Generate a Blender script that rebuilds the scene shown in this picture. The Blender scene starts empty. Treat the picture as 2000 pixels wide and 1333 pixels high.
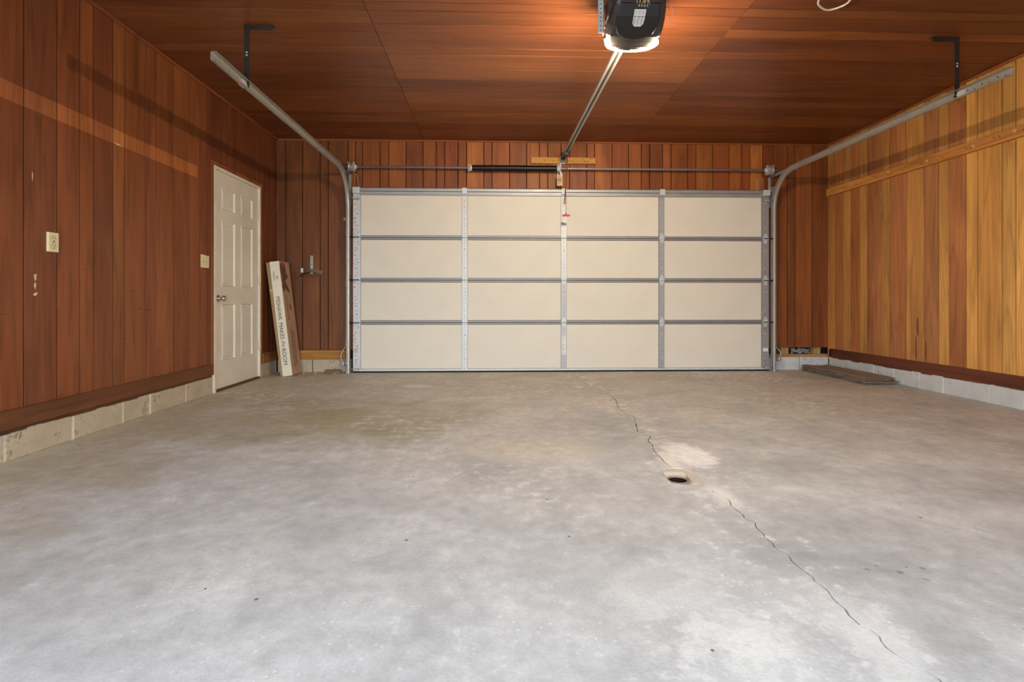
import bpy, bmesh, math, random
from mathutils import Vector, Matrix, noise
random.seed(7)
S = bpy.context.scene
COL = S.collection
PI = math.pi

# ------------------------------------------------------------------ camera, world, exposure
YAW = math.atan(34 / 1010)
cam_d = bpy.data.cameras.new('camera')
cam_d.sensor_width = 36.0
cam_d.lens = 36.0 * 1010 / 2000
cam_d.shift_y = (586 - 666.5) / 2000
cam_d.clip_start = 0.02
cam = bpy.data.objects.new('camera', cam_d)
cam.location = (0, 0, 0.855)
cam.rotation_euler = (PI / 2, 0, -YAW)
COL.objects.link(cam)
S.camera = cam

W = bpy.data.worlds.new('overcast_sky')
W.use_nodes = True
S.world = W
wn = W.node_tree.nodes['Background']
wn.inputs[0].default_value = (0.74, 0.88, 1.0, 1)
wn.inputs[1].default_value = 8.0

S.view_settings.view_transform = 'Standard'
S.view_settings.look = 'None'
S.view_settings.gamma = 1.0
S.view_settings.use_curve_mapping = False
S.view_settings.exposure = 0.62
try:
    S.cycles.max_bounces = 6
    S.cycles.diffuse_bounces = 4
    S.cycles.sample_clamp_indirect = 6.0
except Exception:
    pass

# room numbers (metres): camera stands at x = 0, y = 0
XL, XR, YB, YR, ZC = -2.57, 4.09, 6.20, -1.10, 2.76
LENS_POWER = 1150.0

# ------------------------------------------------------------------ helpers
def lin(c):
    return tuple(((v / 255) / 12.92 if v / 255 <= 0.04045 else ((v / 255 + 0.055) / 1.055) ** 2.4) for v in c)

WL = {}

class MB:
    """collects shapes in world coordinates; build() links them as one mesh object"""
    def __init__(self):
        self.v, self.f, self.sm = [], [], []
    def add(self, vs, fs, smooth=False):
        n = len(self.v)
        self.v += [tuple(p) for p in vs]
        self.f += [tuple(i + n for i in f) for f in fs]
        self.sm += [smooth] * len(fs)
        return self
    def box(self, a, b, M=None):
        x0, y0, z0 = a; x1, y1, z1 = b
        if x0 > x1: x0, x1 = x1, x0
        if y0 > y1: y0, y1 = y1, y0
        if z0 > z1: z0, z1 = z1, z0
        vs = [(x0,y0,z0),(x1,y0,z0),(x1,y1,z0),(x0,y1,z0),(x0,y0,z1),(x1,y0,z1),(x1,y1,z1),(x0,y1,z1)]
        if M: vs = [tuple(M @ Vector(p)) for p in vs]
        return self.add(vs, [(0,3,2,1),(4,5,6,7),(0,1,5,4),(1,2,6,5),(2,3,7,6),(3,0,4,7)])
    def rbox(self, a, b, r, M=None):
        bm = bmesh.new()
        m = MB().box(a, b)
        vs = [bm.verts.new(p) for p in m.v]
        for f in m.f: bm.faces.new([vs[i] for i in f])
        bmesh.ops.bevel(bm, geom=bm.edges[:], offset=r, segments=2, affect='EDGES', profile=0.5)
        bm.verts.index_update()
        vv = [v.co.copy() for v in bm.verts]
        if M: vv = [M @ p for p in vv]
        self.add(vv, [[v.index for v in f.verts] for f in bm.faces])
        bm.free()
        return self
    def lathe(self, p, axis, prof, n=16, smooth=True):
        """prof: (along axis, radius) pairs"""
        ax = Vector(axis).normalized(); p = Vector(p)
        u = ax.orthogonal().normalized(); w = ax.cross(u)
        vs, fs = [], []
        for (t, r) in prof:
            for k in range(n):
                a = 2 * PI * k / n
                vs.append(p + ax * t + (u * math.cos(a) + w * math.sin(a)) * r)
        m = len(prof)
        for i in range(m - 1):
            for k in range(n):
                k2 = (k + 1) % n
                fs.append((i*n+k, i*n+k2, (i+1)*n+k2, (i+1)*n+k))
        fs.append(tuple(range(n))[::-1]); fs.append(tuple(range((m-1)*n, m*n)))
        return self.add(vs, fs, smooth)
    def cyl(self, a, b, r, n=14, smooth=True):
        a, b = Vector(a), Vector(b)
        return self.lathe(a, b - a, [(0, r), ((b - a).length, r)], n, smooth)
    def tube(self, pts, r, n=6):
        pts = [Vector(p) for p in pts]
        vs, fs = [], []
        up = None
        for i, p in enumerate(pts):
            d = (pts[min(i+1, len(pts)-1)] - pts[max(i-1, 0)]).normalized()
            if up is None: up = d.orthogonal().normalized()
            up = (up - d * up.dot(d))
            up = up.normalized() if up.length > 1e-6 else d.orthogonal().normalized()
            w = d.cross(up)
            for k in range(n):
                a = 2 * PI * k / n
                vs.append(p + (up * math.cos(a) + w * math.sin(a)) * r)
        for i in range(len(pts) - 1):
            for k in range(n):
                k2 = (k + 1) % n
                fs.append((i*n+k, i*n+k2, (i+1)*n+k2, (i+1)*n+k))
        fs.append(tuple(range(n))[::-1]); fs.append(tuple(range((len(pts)-1)*n, len(pts)*n)))
        return self.add(vs, fs, True)
    def prism(self, poly, d):
        """poly: 3d points of a planar outline, pushed along vector d"""
        n = len(poly); d = Vector(d)
        vs = [Vector(p) for p in poly] + [Vector(p) + d for p in poly]
        fs = [tuple(range(n))[::-1], tuple(range(n, 2*n))] + [(i, (i+1) % n, n + (i+1) % n, n + i) for i in range(n)]
        return self.add(vs, fs)
    def sweep(self, prof, pts, frames):
        """closed profile (u,v) carried along pts with frames (U,V)"""
        n = len(prof); vs, fs = [], []
        for p, (U, V) in zip(pts, frames):
            for (a, b) in prof: vs.append(Vector(p) + Vector(U) * a + Vector(V) * b)
        for i in range(len(pts) - 1):
            for k in range(n):
                k2 = (k + 1) % n
                fs.append((i*n+k, i*n+k2, (i+1)*n+k2, (i+1)*n+k))
        fs.append(tuple(range(n))[::-1]); fs.append(tuple(range((len(pts)-1)*n, len(pts)*n)))
        return self.add(vs, fs)
    def mesh(self, name, c):
        me = bpy.data.meshes.new(name)
        me.from_pydata([(p[0]-c[0], p[1]-c[1], p[2]-c[2]) for p in self.v], [], self.f)
        bm = bmesh.new(); bm.from_mesh(me)
        bmesh.ops.recalc_face_normals(bm, faces=bm.faces[:]); bm.to_mesh(me); bm.free()
        me.polygons.foreach_set('use_smooth', self.sm)
        return me
    def build(self, name, m, parent=None, origin=None, color=None, fix=True):
        xs = list(zip(*self.v))
        c = origin if origin else tuple((min(a) + max(a)) / 2 for a in xs[:2]) + (min(xs[2]),)
        me = self.mesh(name, c)
        me.materials.append(m)
        o = bpy.data.objects.new(name, me)
        COL.objects.link(o)
        put(o, c, parent)
        if color: o.color = (*color, 1)
        return o

def put(o, c, parent):
    WL[o.name] = Vector(c)
    if parent:
        o.parent = parent
        o.location = Vector(c) - WL[parent.name]
    else:
        o.location = c

def empty(name, loc):
    o = bpy.data.objects.new(name, None)
    o.empty_display_size = 0.1
    COL.objects.link(o)
    put(o, loc, None)
    return o

def tag(o, label=None, cat=None, group=None, kind=None):
    if label: o['label'] = label
    if cat: o['category'] = cat
    if group: o['group'] = group
    if kind: o['kind'] = kind
    return o

def thing(name, loc, label, cat, group=None):
    return tag(empty(name, loc), label, cat, group)

def box(name, a, b, m, parent=None, r=0, color=None):
    q = MB()
    q.rbox(a, b, r) if r else q.box(a, b)
    return q.build(name, m, parent, color=color)

# ------------------------------------------------------------------ materials
def newmat(name):
    m = bpy.data.materials.new(name)
    m.use_nodes = True
    nt = m.node_tree
    b = nt.nodes['Principled BSDF']
    return m, nt, b

def N(nt, t, **kw):
    n = nt.nodes.new(t)
    for k, v in kw.items():
        if k.startswith('i_'):
            key = k[2:]
            n.inputs[int(key) if key.isdigit() else key].default_value = v
        else: setattr(n, k, v)
    return n

def L(nt, a, b): nt.links.new(a, b)

def ramp(nt, fac, stops, interp='LINEAR'):
    r = N(nt, 'ShaderNodeValToRGB')
    r.color_ramp.interpolation = interp
    e = r.color_ramp.elements
    while len(e) < len(stops): e.new(0.5)
    for el, (p, c) in zip(e, stops):
        el.position = p
        el.color = (*c, 1) if len(c) == 3 else c
    L(nt, fac, r.inputs[0])
    return r.outputs[0]

def mix(nt, fac, a, b, mode='MIX'):
    n = N(nt, 'ShaderNodeMix', data_type='RGBA', blend_type=mode)
    for s, v in ((n.inputs[0], fac), (n.inputs[6], a), (n.inputs[7], b)):
        if hasattr(v, 'is_linked'): L(nt, v, s)
        elif isinstance(v, (int, float)): s.default_value = v
        else: s.default_value = (*v, 1)
    return n.outputs[2]

def math_(nt, op, a, b=0.0, clamp=False):
    n = N(nt, 'ShaderNodeMath', operation=op, use_clamp=clamp)
    for s, v in ((n.inputs[0], a), (n.inputs[1], b)):
        if hasattr(v, 'is_linked'): L(nt, v, s)
        else: s.default_value = v
    return n.outputs[0]

def g(v): return (v, v, v)

def noise_tex(nt, vec, scale, detail=4, rough=0.55, dist=0.0):
    n = N(nt, 'ShaderNodeTexNoise', i_Scale=scale, i_Detail=detail, i_Roughness=rough, i_Distortion=dist)
    if vec is not None: L(nt, vec, n.inputs['Vector'])
    return n.outputs['Fac']

def plain(name, c, rough=0.5, metal=0.0, var=0.0, vscale=8.0, bump=0.0, spec=0.5):
    m, nt, b = newmat(name)
    col = lin(c)
    b.inputs['Roughness'].default_value = rough
    b.inputs['Metallic'].default_value = metal
    b.inputs['Specular IOR Level'].default_value = spec
    tc = N(nt, 'ShaderNodeTexCoord')
    f = noise_tex(nt, tc.outputs['Object'], vscale, 5)
    v = max(var, 0.04)
    L(nt, mix(nt, 1.0, col, ramp(nt, f, [(0.3, g(1 - v)), (0.7, g(1 + v * 0.5))]), 'MULTIPLY'), b.inputs['Base Color'])
    if bump:
        bp = N(nt, 'ShaderNodeBump', i_Strength=bump, i_Distance=0.004)
        L(nt, f, bp.inputs['Height']); L(nt, bp.outputs[0], b.inputs['Normal'])
    return m

def wood(name, axis, rough=0.42, mark=False, contrast=1.0, spec=0.35):
    """stained plywood boards; tone comes from each board's own colour"""
    m, nt, b = newmat(name)
    oi = N(nt, 'ShaderNodeObjectInfo')
    tc = N(nt, 'ShaderNodeTexCoord')
    off = N(nt, 'ShaderNodeVectorMath', operation='SCALE')
    cx = N(nt, 'ShaderNodeCombineXYZ', i_0=37.0, i_1=91.0, i_2=53.0)
    L(nt, cx.outputs[0], off.inputs[0]); L(nt, oi.outputs['Random'], off.inputs['Scale'])
    ad = N(nt, 'ShaderNodeVectorMath', operation='ADD')
    L(nt, tc.outputs['Object'], ad.inputs[0]); L(nt, off.outputs[0], ad.inputs[1])
    sc = {'z': ((60, 60, 2.2), (7, 7, 0.55), (3, 3, 0.5)), 'x': ((2.2, 60, 60), (0.55, 7, 7), (0.5, 3, 3)), 'y': ((60, 2.2, 60), (7, 0.55, 7), (3, 0.5, 3))}[axis]
    def mp(s):
        n = N(nt, 'ShaderNodeVectorMath', operation='MULTIPLY')
        L(nt, ad.outputs[0], n.inputs[0]); n.inputs[1].default_value = s
        return n.outputs[0]
    fine = noise_tex(nt, mp(sc[0]), 1.0, 4, 0.6)
    fig = noise_tex(nt, mp(sc[1]), 1.0, 2, 0.5, 0.6)
    rings = math_(nt, 'FRACT', math_(nt, 'MULTIPLY', fig, 5.0))
    blot = noise_tex(nt, mp(sc[2]), 1.0, 3, 0.55, 0.3)
    k = contrast
    c = mix(nt, 1.0, oi.outputs['Color'], ramp(nt, fine, [(0.25, g(1 - 0.26 * k)), (0.75, g(1 + 0.18 * k))]), 'MULTIPLY')
    c = mix(nt, 1.0, c, ramp(nt, rings, [(0.0, g(1 - 0.20 * k)), (0.10, g(1.0)), (0.6, g(1.07)), (1.0, g(1 - 0.20 * k))]), 'MULTIPLY')
    c = mix(nt, 1.0, c, ramp(nt, blot, [(0.3, (1 - 0.34 * k, 1 - 0.37 * k, 1 - 0.40 * k)), (0.7, (1 + 0.18 * k, 1 + 0.20 * k, 1 + 0.2 * k))]), 'MULTIPLY')
    geo = N(nt, 'ShaderNodeNewGeometry')
    sx = N(nt, 'ShaderNodeSeparateXYZ'); L(nt, geo.outputs['Position'], sx.inputs[0])
    if mark:   # unfaded band where a rail of the same length as the opposite one was once screwed on
        zz, yy = sx.outputs[2], sx.outputs[1]
        a = math_(nt, 'MULTIPLY', math_(nt, 'GREATER_THAN', zz, 1.912), math_(nt, 'LESS_THAN', zz, 2.012))
        a = math_(nt, 'MULTIPLY', a, math_(nt, 'LESS_THAN', yy, 4.56))
        a = math_(nt, 'MULTIPLY', a, 0.75)
        c = mix(nt, a, c, mix(nt, 1.0, c, (2.0, 2.25, 2.1), 'MULTIPLY'))
        # dull dirt film low on the wall, thin knocks
        wn_ = noise_tex(nt, geo.outputs['Position'], 3.0, 5, 0.6)
        lowm = math_(nt, 'MULTIPLY', math_(nt, 'LESS_THAN', zz, 1.5), ramp(nt, wn_, [(0.5, g(0)), (0.7, g(0.35))]))
        c = mix(nt, lowm, c, lin((126, 84, 46)))
        sv = N(nt, 'ShaderNodeVectorMath', operation='MULTIPLY'); L(nt, geo.outputs['Position'], sv.inputs[0]); sv.inputs[1].default_value = (1, 5, 90)
        sn = noise_tex(nt, sv.outputs[0], 1.0, 1)
        scr = math_(nt, 'MULTIPLY', ramp(nt, sn, [(0.74, g(0)), (0.78, g(0.7))]), math_(nt, 'LESS_THAN', zz, 1.1))
        c = mix(nt, scr, c, lin((42, 20, 10)))
    # pale pin-prick chips
    vo = N(nt, 'ShaderNodeTexVoronoi', i_Scale=9.0); L(nt, geo.outputs['Position'], vo.inputs['Vector'])
    chip = math_(nt, 'LESS_THAN', vo.outputs['Distance'], 0.016)
    c = mix(nt, chip, c, lin((190, 150, 110)))
    L(nt, c, b.inputs['Base Color'])
    L(nt, ramp(nt, fine, [(0.2, g(rough - 0.06)), (0.8, g(rough + 0.14))]), b.inputs['Roughness'])
    b.inputs['Specular IOR Level'].default_value = spec
    bp = N(nt, 'ShaderNodeBump', i_Strength=0.12, i_Distance=0.003)
    L(nt, fine, bp.inputs['Height']); L(nt, bp.outputs[0], b.inputs['Normal'])
    return m

def metal(name, c, rough=0.42, metallic=0.75, streak=0.12):
    m, nt, b = newmat(name)
    tc = N(nt, 'ShaderNodeTexCoord')
    f = noise_tex(nt, tc.outputs['Object'], 14.0, 6, 0.65)
    sp = N(nt, 'ShaderNodeTexVoronoi', i_Scale=55.0); L(nt, tc.outputs['Object'], sp.inputs['Vector'])
    c1 = mix(nt, 1.0, lin(c), ramp(nt, f, [(0.3, g(1 - streak)), (0.7, g(1.05))]), 'MULTIPLY')
    c1 = mix(nt, 0.12, c1, mix(nt, 1.0, c1, sp.outputs['Color'], 'MULTIPLY'))
    L(nt, c1, b.inputs['Base Color'])
    b.inputs['Metallic'].default_value = metallic
    L(nt, ramp(nt, f, [(0.3, g(rough - 0.08)), (0.7, g(rough + 0.12))]), b.inputs['Roughness'])
    return m

def concrete_floor():
    m, nt, b = newmat('stained_concrete')
    geo = N(nt, 'ShaderNodeNewGeometry')
    P = geo.outputs['Position']
    sx = N(nt, 'ShaderNodeSeparateXYZ'); L(nt, P, sx.inputs[0])
    X, Y = sx.outputs[0], sx.outputs[1]
    big = noise_tex(nt, P, 0.55, 5, 0.6, 0.4)
    mid = noise_tex(nt, P, 2.1, 5, 0.62, 0.5)
    fine = noise_tex(nt, P, 14.0, 5, 0.68)
    grit = noise_tex(nt, P, 90.0, 2, 0.7)
    # pale slab, blending raggedly to a browner tone beyond the drain
    far_mix = math_(nt, 'ADD', math_(nt, 'MULTIPLY', math_(nt, 'SUBTRACT', Y, 2.7), 0.34), math_(nt, 'MULTIPLY', math_(nt, 'SUBTRACT', mid, 0.5), 1.3))
    far_mix = math_(nt, 'ADD', far_mix, math_(nt, 'MULTIPLY', math_(nt, 'SUBTRACT', big, 0.5), 2.0), True)
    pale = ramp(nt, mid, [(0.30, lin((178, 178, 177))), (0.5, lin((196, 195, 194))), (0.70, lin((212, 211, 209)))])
    brownish = ramp(nt, mid, [(0.28, lin((176, 169, 157))), (0.5, lin((196, 189, 176))), (0.72, lin((211, 204, 191)))])
    c = mix(nt, far_mix, pale, brownish)
    # olive tinge in a patch on the left
    gx = math_(nt, 'MULTIPLY', math_(nt, 'ADD', X, 1.15), 0.75); gy = math_(nt, 'MULTIPLY', math_(nt, 'SUBTRACT', Y, 3.75), 1.0)
    gd = math_(nt, 'SQRT', math_(nt, 'ADD', math_(nt, 'MULTIPLY', gx, gx), math_(nt, 'MULTIPLY', gy, gy)))
    gd = math_(nt, 'ADD', gd, math_(nt, 'MULTIPLY', math_(nt, 'SUBTRACT', mid, 0.5), 1.4))
    c = mix(nt, ramp(nt, gd, [(0.15, g(0.75)), (1.15, g(0.0))]), c, lin((165, 158, 122)))
    tx = math_(nt, 'MULTIPLY', math_(nt, 'ADD', X, 2.5), 1.1)
    tx = math_(nt, 'ADD', tx, math_(nt, 'MULTIPLY', math_(nt, 'SUBTRACT', mid, 0.5), 2.2))
    c = mix(nt, ramp(nt, tx, [(0.2, g(0.75)), (1.2, g(0.0))]), c, lin((190, 178, 150)))
    # darker damp blotches
    bl = noise_tex(nt, P, 1.15, 4, 0.6, 0.8)
    c = mix(nt, ramp(nt, bl, [(0.56, g(0.0)), (0.68, g(0.34))]), c, mix(nt, 1.0, c, g(0.76), 'MULTIPLY'))
    # white efflorescence: along the crack, round the drain, flaked patches
    cd = math_(nt, 'ABSOLUTE', math_(nt, 'SUBTRACT', X, 0.98))
    ef = math_(nt, 'SUBTRACT', math_(nt, 'ADD', math_(nt, 'MULTIPLY', fine, 0.9), math_(nt, 'MULTIPLY', mid, 0.5)), math_(nt, 'MULTIPLY', cd, 0.42))
    c = mix(nt, ramp(nt, ef, [(0.70, g(0.0)), (0.80, g(0.55))]), c, lin((226, 224, 220)))
    fl = math_(nt, 'ADD', math_(nt, 'MULTIPLY', big, 0.75), math_(nt, 'MULTIPLY', fine, 0.55))
    c = mix(nt, ramp(nt, fl, [(0.72, g(0.0)), (0.80, g(0.5))]), c, lin((228, 227, 224)))
    # brushed white patch beside the drain and a spill near the big door
    def patch(cx, cy, rx, ry, col, amt, wob=0.5, edge=(0.75, 1.0)):
        nonlocal c
        px = math_(nt, 'DIVIDE', math_(nt, 'SUBTRACT', X, cx), rx); py = math_(nt, 'DIVIDE', math_(nt, 'SUBTRACT', Y, cy), ry)
        d = math_(nt, 'SQRT', math_(nt, 'ADD', math_(nt, 'MULTIPLY', px, px), math_(nt, 'MULTIPLY', py, py)))
        d = math_(nt, 'ADD', d, math_(nt, 'MULTIPLY', math_(nt, 'SUBTRACT', fine, 0.5), wob * 2))
        c = mix(nt, ramp(nt, d, [(edge[0], g(amt)), (edge[1], g(0.0))]), c, lin(col))
    patch(1.07, 2.83, 0.15, 0.25, (246, 245, 243), 0.95, 0.9, (0.7, 1.0))
    patch(0.93, 2.74, 0.06, 0.24, (240, 236, 228), 0.9, 1.6, (0.4, 1.0))
    patch(1.00, 2.23, 0.06, 0.20, (240, 238, 232), 0.85, 1.8, (0.3, 1.0))
    patch(-0.76, 5.15, 0.17, 0.09, (218, 216, 210), 0.9, 0.7)
    patch(0.22, 2.95, 0.5, 0.28, (214, 207, 190), 0.55, 1.0, (0.5, 1.1))
    patch(1.33, 2.30, 0.10, 0.05, (226, 223, 216), 0.7, 1.4, (0.3, 1.0))
    patch(2.05, 1.98, 0.18, 0.10, (226, 224, 220), 0.6, 2.0, (0.2, 1.0))
    patch(0.62, 1.25, 0.22, 0.16, (236, 235, 232), 0.75, 2.6, (0.2, 1.0))
    patch(0.40, 1.45, 0.16, 0.14, (232, 231, 228), 0.5, 2.6, (0.2, 1.0))
    patch(0.95, 1.22, 0.10, 0.30, (236, 235, 232), 0.6, 2.6, (0.2, 1.0))
    for (ax, ay, ar) in ((1.02, 1.60, 0.010), (1.065, 1.62, 0.008), (1.11, 1.58, 0.010), (1.16, 1.535, 0.014), (1.155, 1.61, 0.007), (1.20, 1.60, 0.008)):
        patch(ax + 0.16, ay, ar * 1.0, ar * 1.2, (136, 112, 84), random.uniform(0.45, 0.85), 1.2, (0.4, 1.0))
    # flecks
    v1 = N(nt, 'ShaderNodeTexVoronoi', i_Scale=34.0); L(nt, P, v1.inputs['Vector'])
    gate = ramp(nt, mid, [(0.46, g(0.0)), (0.58, g(1.0))])
    c = mix(nt, math_(nt, 'MULTIPLY', ramp(nt, math_(nt, 'ADD', v1.outputs['Distance'], math_(nt, 'MULTIPLY', fine, 0.12)), [(0.19, g(0.75)), (0.23, g(0))]), gate), c, lin((232, 231, 228)))
    v2 = N(nt, 'ShaderNodeTexVoronoi', i_Scale=5.0); L(nt, P, v2.inputs['Vector'])
    c = mix(nt, math_(nt, 'LESS_THAN', v2.outputs['Distance'], 0.03), c, lin((120, 112, 102)))
    m2 = noise_tex(nt, P, 5.5, 4, 0.7, 0.6)
    c = mix(nt, 1.0, c, ramp(nt, m2, [(0.28, g(0.89)), (0.5, g(1.0)), (0.72, g(1.09))]), 'MULTIPLY')
    c = mix(nt, 1.0, c, ramp(nt, fine, [(0.28, g(0.82)), (0.72, g(1.12))]), 'MULTIPLY')
    c = mix(nt, 1.0, c, ramp(nt, grit, [(0.25, g(0.93)), (0.75, g(1.05))]), 'MULTIPLY')
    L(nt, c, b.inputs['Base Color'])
    L(nt, ramp(nt, mid, [(0.3, g(0.50)), (0.7, g(0.72))]), b.inputs['Roughness'])
    b.inputs['Specular IOR Level'].default_value = 0.35
    hb = math_(nt, 'ADD', math_(nt, 'MULTIPLY', fine, 0.7), math_(nt, 'MULTIPLY', grit, 0.3))
    bp = N(nt, 'ShaderNodeBump', i_Strength=0.25, i_Distance=0.006)
    L(nt, hb, bp.inputs['Height']); L(nt, bp.outputs[0], b.inputs['Normal'])
    return m

def block_mat(name, c, dark):
    m, nt, b = newmat(name)
    geo = N(nt, 'ShaderNodeNewGeometry'); P = geo.outputs['Position']
    f = noise_tex(nt, P, 5.0, 6, 0.6); s = noise_tex(nt, P, 22.0, 6, 0.7, 0.5)
    col = mix(nt, 1.0, lin(c), ramp(nt, f, [(0.3, g(0.82)), (0.7, g(1.08))]), 'MULTIPLY')
    col = mix(nt, ramp(nt, math_(nt, 'ADD', math_(nt, 'MULTIPLY', s, 0.6), math_(nt, 'MULTIPLY', f, 0.5)), [(0.61, g(0)), (0.70, g(0.75))]), col, lin(dark))
    L(nt, col, b.inputs['Base Color'])
    b.inputs['Roughness'].default_value = 0.85
    bp = N(nt, 'ShaderNodeBump', i_Strength=0.4, i_Distance=0.006)
    L(nt, s, bp.inputs['Height']); L(nt, bp.outputs[0], b.inputs['Normal'])
    return m

def emit(name, c, power):
    m, nt, b = newmat(name)
    b.inputs['Base Color'].default_value = (0.9, 0.9, 0.9, 1)
    tc = N(nt, 'ShaderNodeTexCoord')
    f = noise_tex(nt, tc.outputs['Object'], 30.0, 2)
    L(nt, mix(nt, 1.0, c, ramp(nt, f, [(0, g(0.95)), (1, g(1))]), 'MULTIPLY'), b.inputs['Emission Color'])
    b.inputs['Emission Strength'].default_value = power
    return m

M = {}
M['wall_wood_left'] = wood('stained_panelling_worn', 'z', 0.46, mark=True)
M['wall_wood'] = wood('stained_panelling', 'z', 0.46)
M['ceil_wood'] = wood('stained_ceiling_panelling', 'x', 0.36, contrast=0.9)
M['board_y'] = wood('sawn_board_along', 'y', 0.6)
M['board_x'] = wood('sawn_board_across', 'x', 0.6)
M['board_z'] = wood('sawn_board_upright', 'z', 0.6)
M['cavity'] = plain('dark_cavity', (22, 14, 10), 0.9, var=0.3)
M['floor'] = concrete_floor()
M['under'] = plain('damp_earth', (96, 88, 78), 0.95, var=0.3, vscale=30)
M['block_left'] = block_mat('beige_block', (186, 168, 142), (84, 66, 50))
M['block_right'] = block_mat('limewashed_block', (206, 204, 200), (150, 142, 132))
M['mortar'] = plain('white_mortar', (216, 208, 192), 0.9, var=0.2, vscale=40, bump=0.3)
M['white_paint'] = plain('white_door_paint', (222, 212, 194), 0.45, var=0.10, vscale=3)
M['jamb_paint'] = plain('jamb_paint', (228, 214, 192), 0.5, var=0.12, vscale=10)
M['chrome'] = metal('polished_steel', (205, 200, 192), 0.2, 1.0, 0.05)
M['ivory'] = plain('ivory_plastic', (226, 208, 160), 0.4, var=0.05)
M['slot'] = plain('dark_slot', (48, 36, 20), 0.7)
M['cream'] = plain('cream_insulation_facing', (222, 212, 194), 0.6, var=0.06, vscale=1.8)
M['galv'] = metal('galvanised_steel', (214, 212, 210), 0.5, 0.25)
M['galv_grey'] = metal('grey_galvanised_steel', (178, 176, 174), 0.5, 0.6)  # greyer copy of galv; on right-hand stiles it paints in weaker reflection
M['rail_grey'] = metal('grey_steel_rail', (158, 156, 156), 0.5, 0.45)
M['track'] = metal('track_steel', (186, 179, 168), 0.42, 0.5)
M['iron'] = metal('black_angle_iron', (74, 66, 58), 0.45, 0.4, 0.45)
M['black'] = plain('black_spring_steel', (30, 26, 24), 0.4, 0.5)
M['rubber'] = plain('black_rubber', (30, 29, 28), 0.8)
M['housing'] = plain('charcoal_plastic', (62, 55, 50), 0.42, var=0.06)
M['housing_dark'] = plain('black_plastic', (34, 30, 28), 0.4)
M['lens'] = emit('lit_lens', (1.0, 0.84, 0.62), LENS_POWER)
M['paper'] = plain('white_paper', (226, 222, 216), 0.7)
M['sticker_pink'] = plain('faded_sticker', (206, 176, 162), 0.7)
M['ink'] = plain('dark_ink', (64, 54, 52), 0.7)
M['print_grey'] = plain('grey_print', (140, 135, 130), 0.7)
M['red'] = plain('red_plastic', (196, 50, 44), 0.45)
M['red_ink'] = plain('red_ink', (160, 56, 44), 0.7)
M['tag_card'] = plain('buff_card', (214, 178, 120), 0.7)
M['kraft'] = plain('kraft_cardboard', (178, 142, 96), 0.8, var=0.12, vscale=6)
M['carton_white'] = plain('white_printed_card', (226, 214, 190), 0.6, var=0.06, vscale=5)
M['carton_pink'] = plain('dusky_printed_card', (186, 150, 122), 0.6, var=0.10, vscale=5)
M['petal'] = plain('brown_leaf_print', (104, 76, 60), 0.7, var=0.15, vscale=20)
M['petal_red'] = plain('rust_leaf_print', (166, 100, 76), 0.7, var=0.15, vscale=20)
M['rust_wire'] = plain('bell_wire', (196, 160, 130), 0.5)
M['white_wire'] = plain('white_cable', (214, 204, 190), 0.5)
M['cable_steel'] = metal('steel_cable', (150, 145, 140), 0.5, 0.8)
M['mat'] = plain('brown_fibre', (148, 130, 112), 0.95, var=0.35, vscale=60, bump=1.0)
M['scrap'] = plain('weathered_timber', (120, 98, 74), 0.85, var=0.3, vscale=20, bump=0.5)
M['insul'] = plain('silver_insulation', (150, 146, 142), 0.8, var=0.5, vscale=40, bump=0.8)
M['chip'] = plain('filler_paint', (214, 190, 158), 0.8, var=0.2, vscale=60)
M['ground'] = plain('added_ground_concrete', (176, 174, 170), 0.9, var=0.15, vscale=0.6)
M['pvc'] = plain('clay_pipe', (158, 132, 104), 0.8, var=0.3, vscale=30)
M['pipe_shade'] = plain('dark_pipe_shade', (20, 17, 12), 0.9, var=0.3, vscale=30)  # near-black colour paints in the shade of a deeper hole
M['loose_mortar'] = block_mat('broken_mortar', (208, 198, 182), (160, 142, 120))

# ------------------------------------------------------------------ boards with chamfered edges
def board(name, n, u, v, o, u0, u1, v0, v1, t, m, parent, color, ch=0.0008):
    """board on a wall: o + u*.. + v*.. with face pushed t along n, edges chamfered"""
    n, u, v, o = Vector(n), Vector(u), Vector(v), Vector(o)
    q = MB()
    P = lambda a, b, h: o + u * a + v * b + n * h
    lo = [P(u0, v0, 0), P(u1, v0, 0), P(u1, v1, 0), P(u0, v1, 0)]
    md = [P(u0, v0, t - ch), P(u1, v0, t - ch), P(u1, v1, t - ch), P(u0, v1, t - ch)]
    hi = [P(u0+ch, v0+ch, t), P(u1-ch, v0+ch, t), P(u1-ch, v1-ch, t), P(u0+ch, v1-ch, t)]
    fs = [(0,3,2,1), (8,9,10,11)]
    for a in (0, 4):
        for k in range(4): fs.append((a+k, a+(k+1) % 4, a+4+(k+1) % 4, a+4+k))
    q.add(lo + md + hi, fs)
    return q.build(name, m, parent, color=color)

def vary(c, s=0.10):
    k = 1 + random.uniform(-s, s)
    w = random.uniform(-0.03, 0.03)
    return tuple(min(1, max(0, x * k * (1 + w * d))) for x, d in zip(lin(c), (1, 0, -1)))

def struct(o, label=None): return tag(o, label, None, None, 'structure')

T = 0.012       # panelling thickness
GAP = 0.0042    # half a groove

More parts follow.
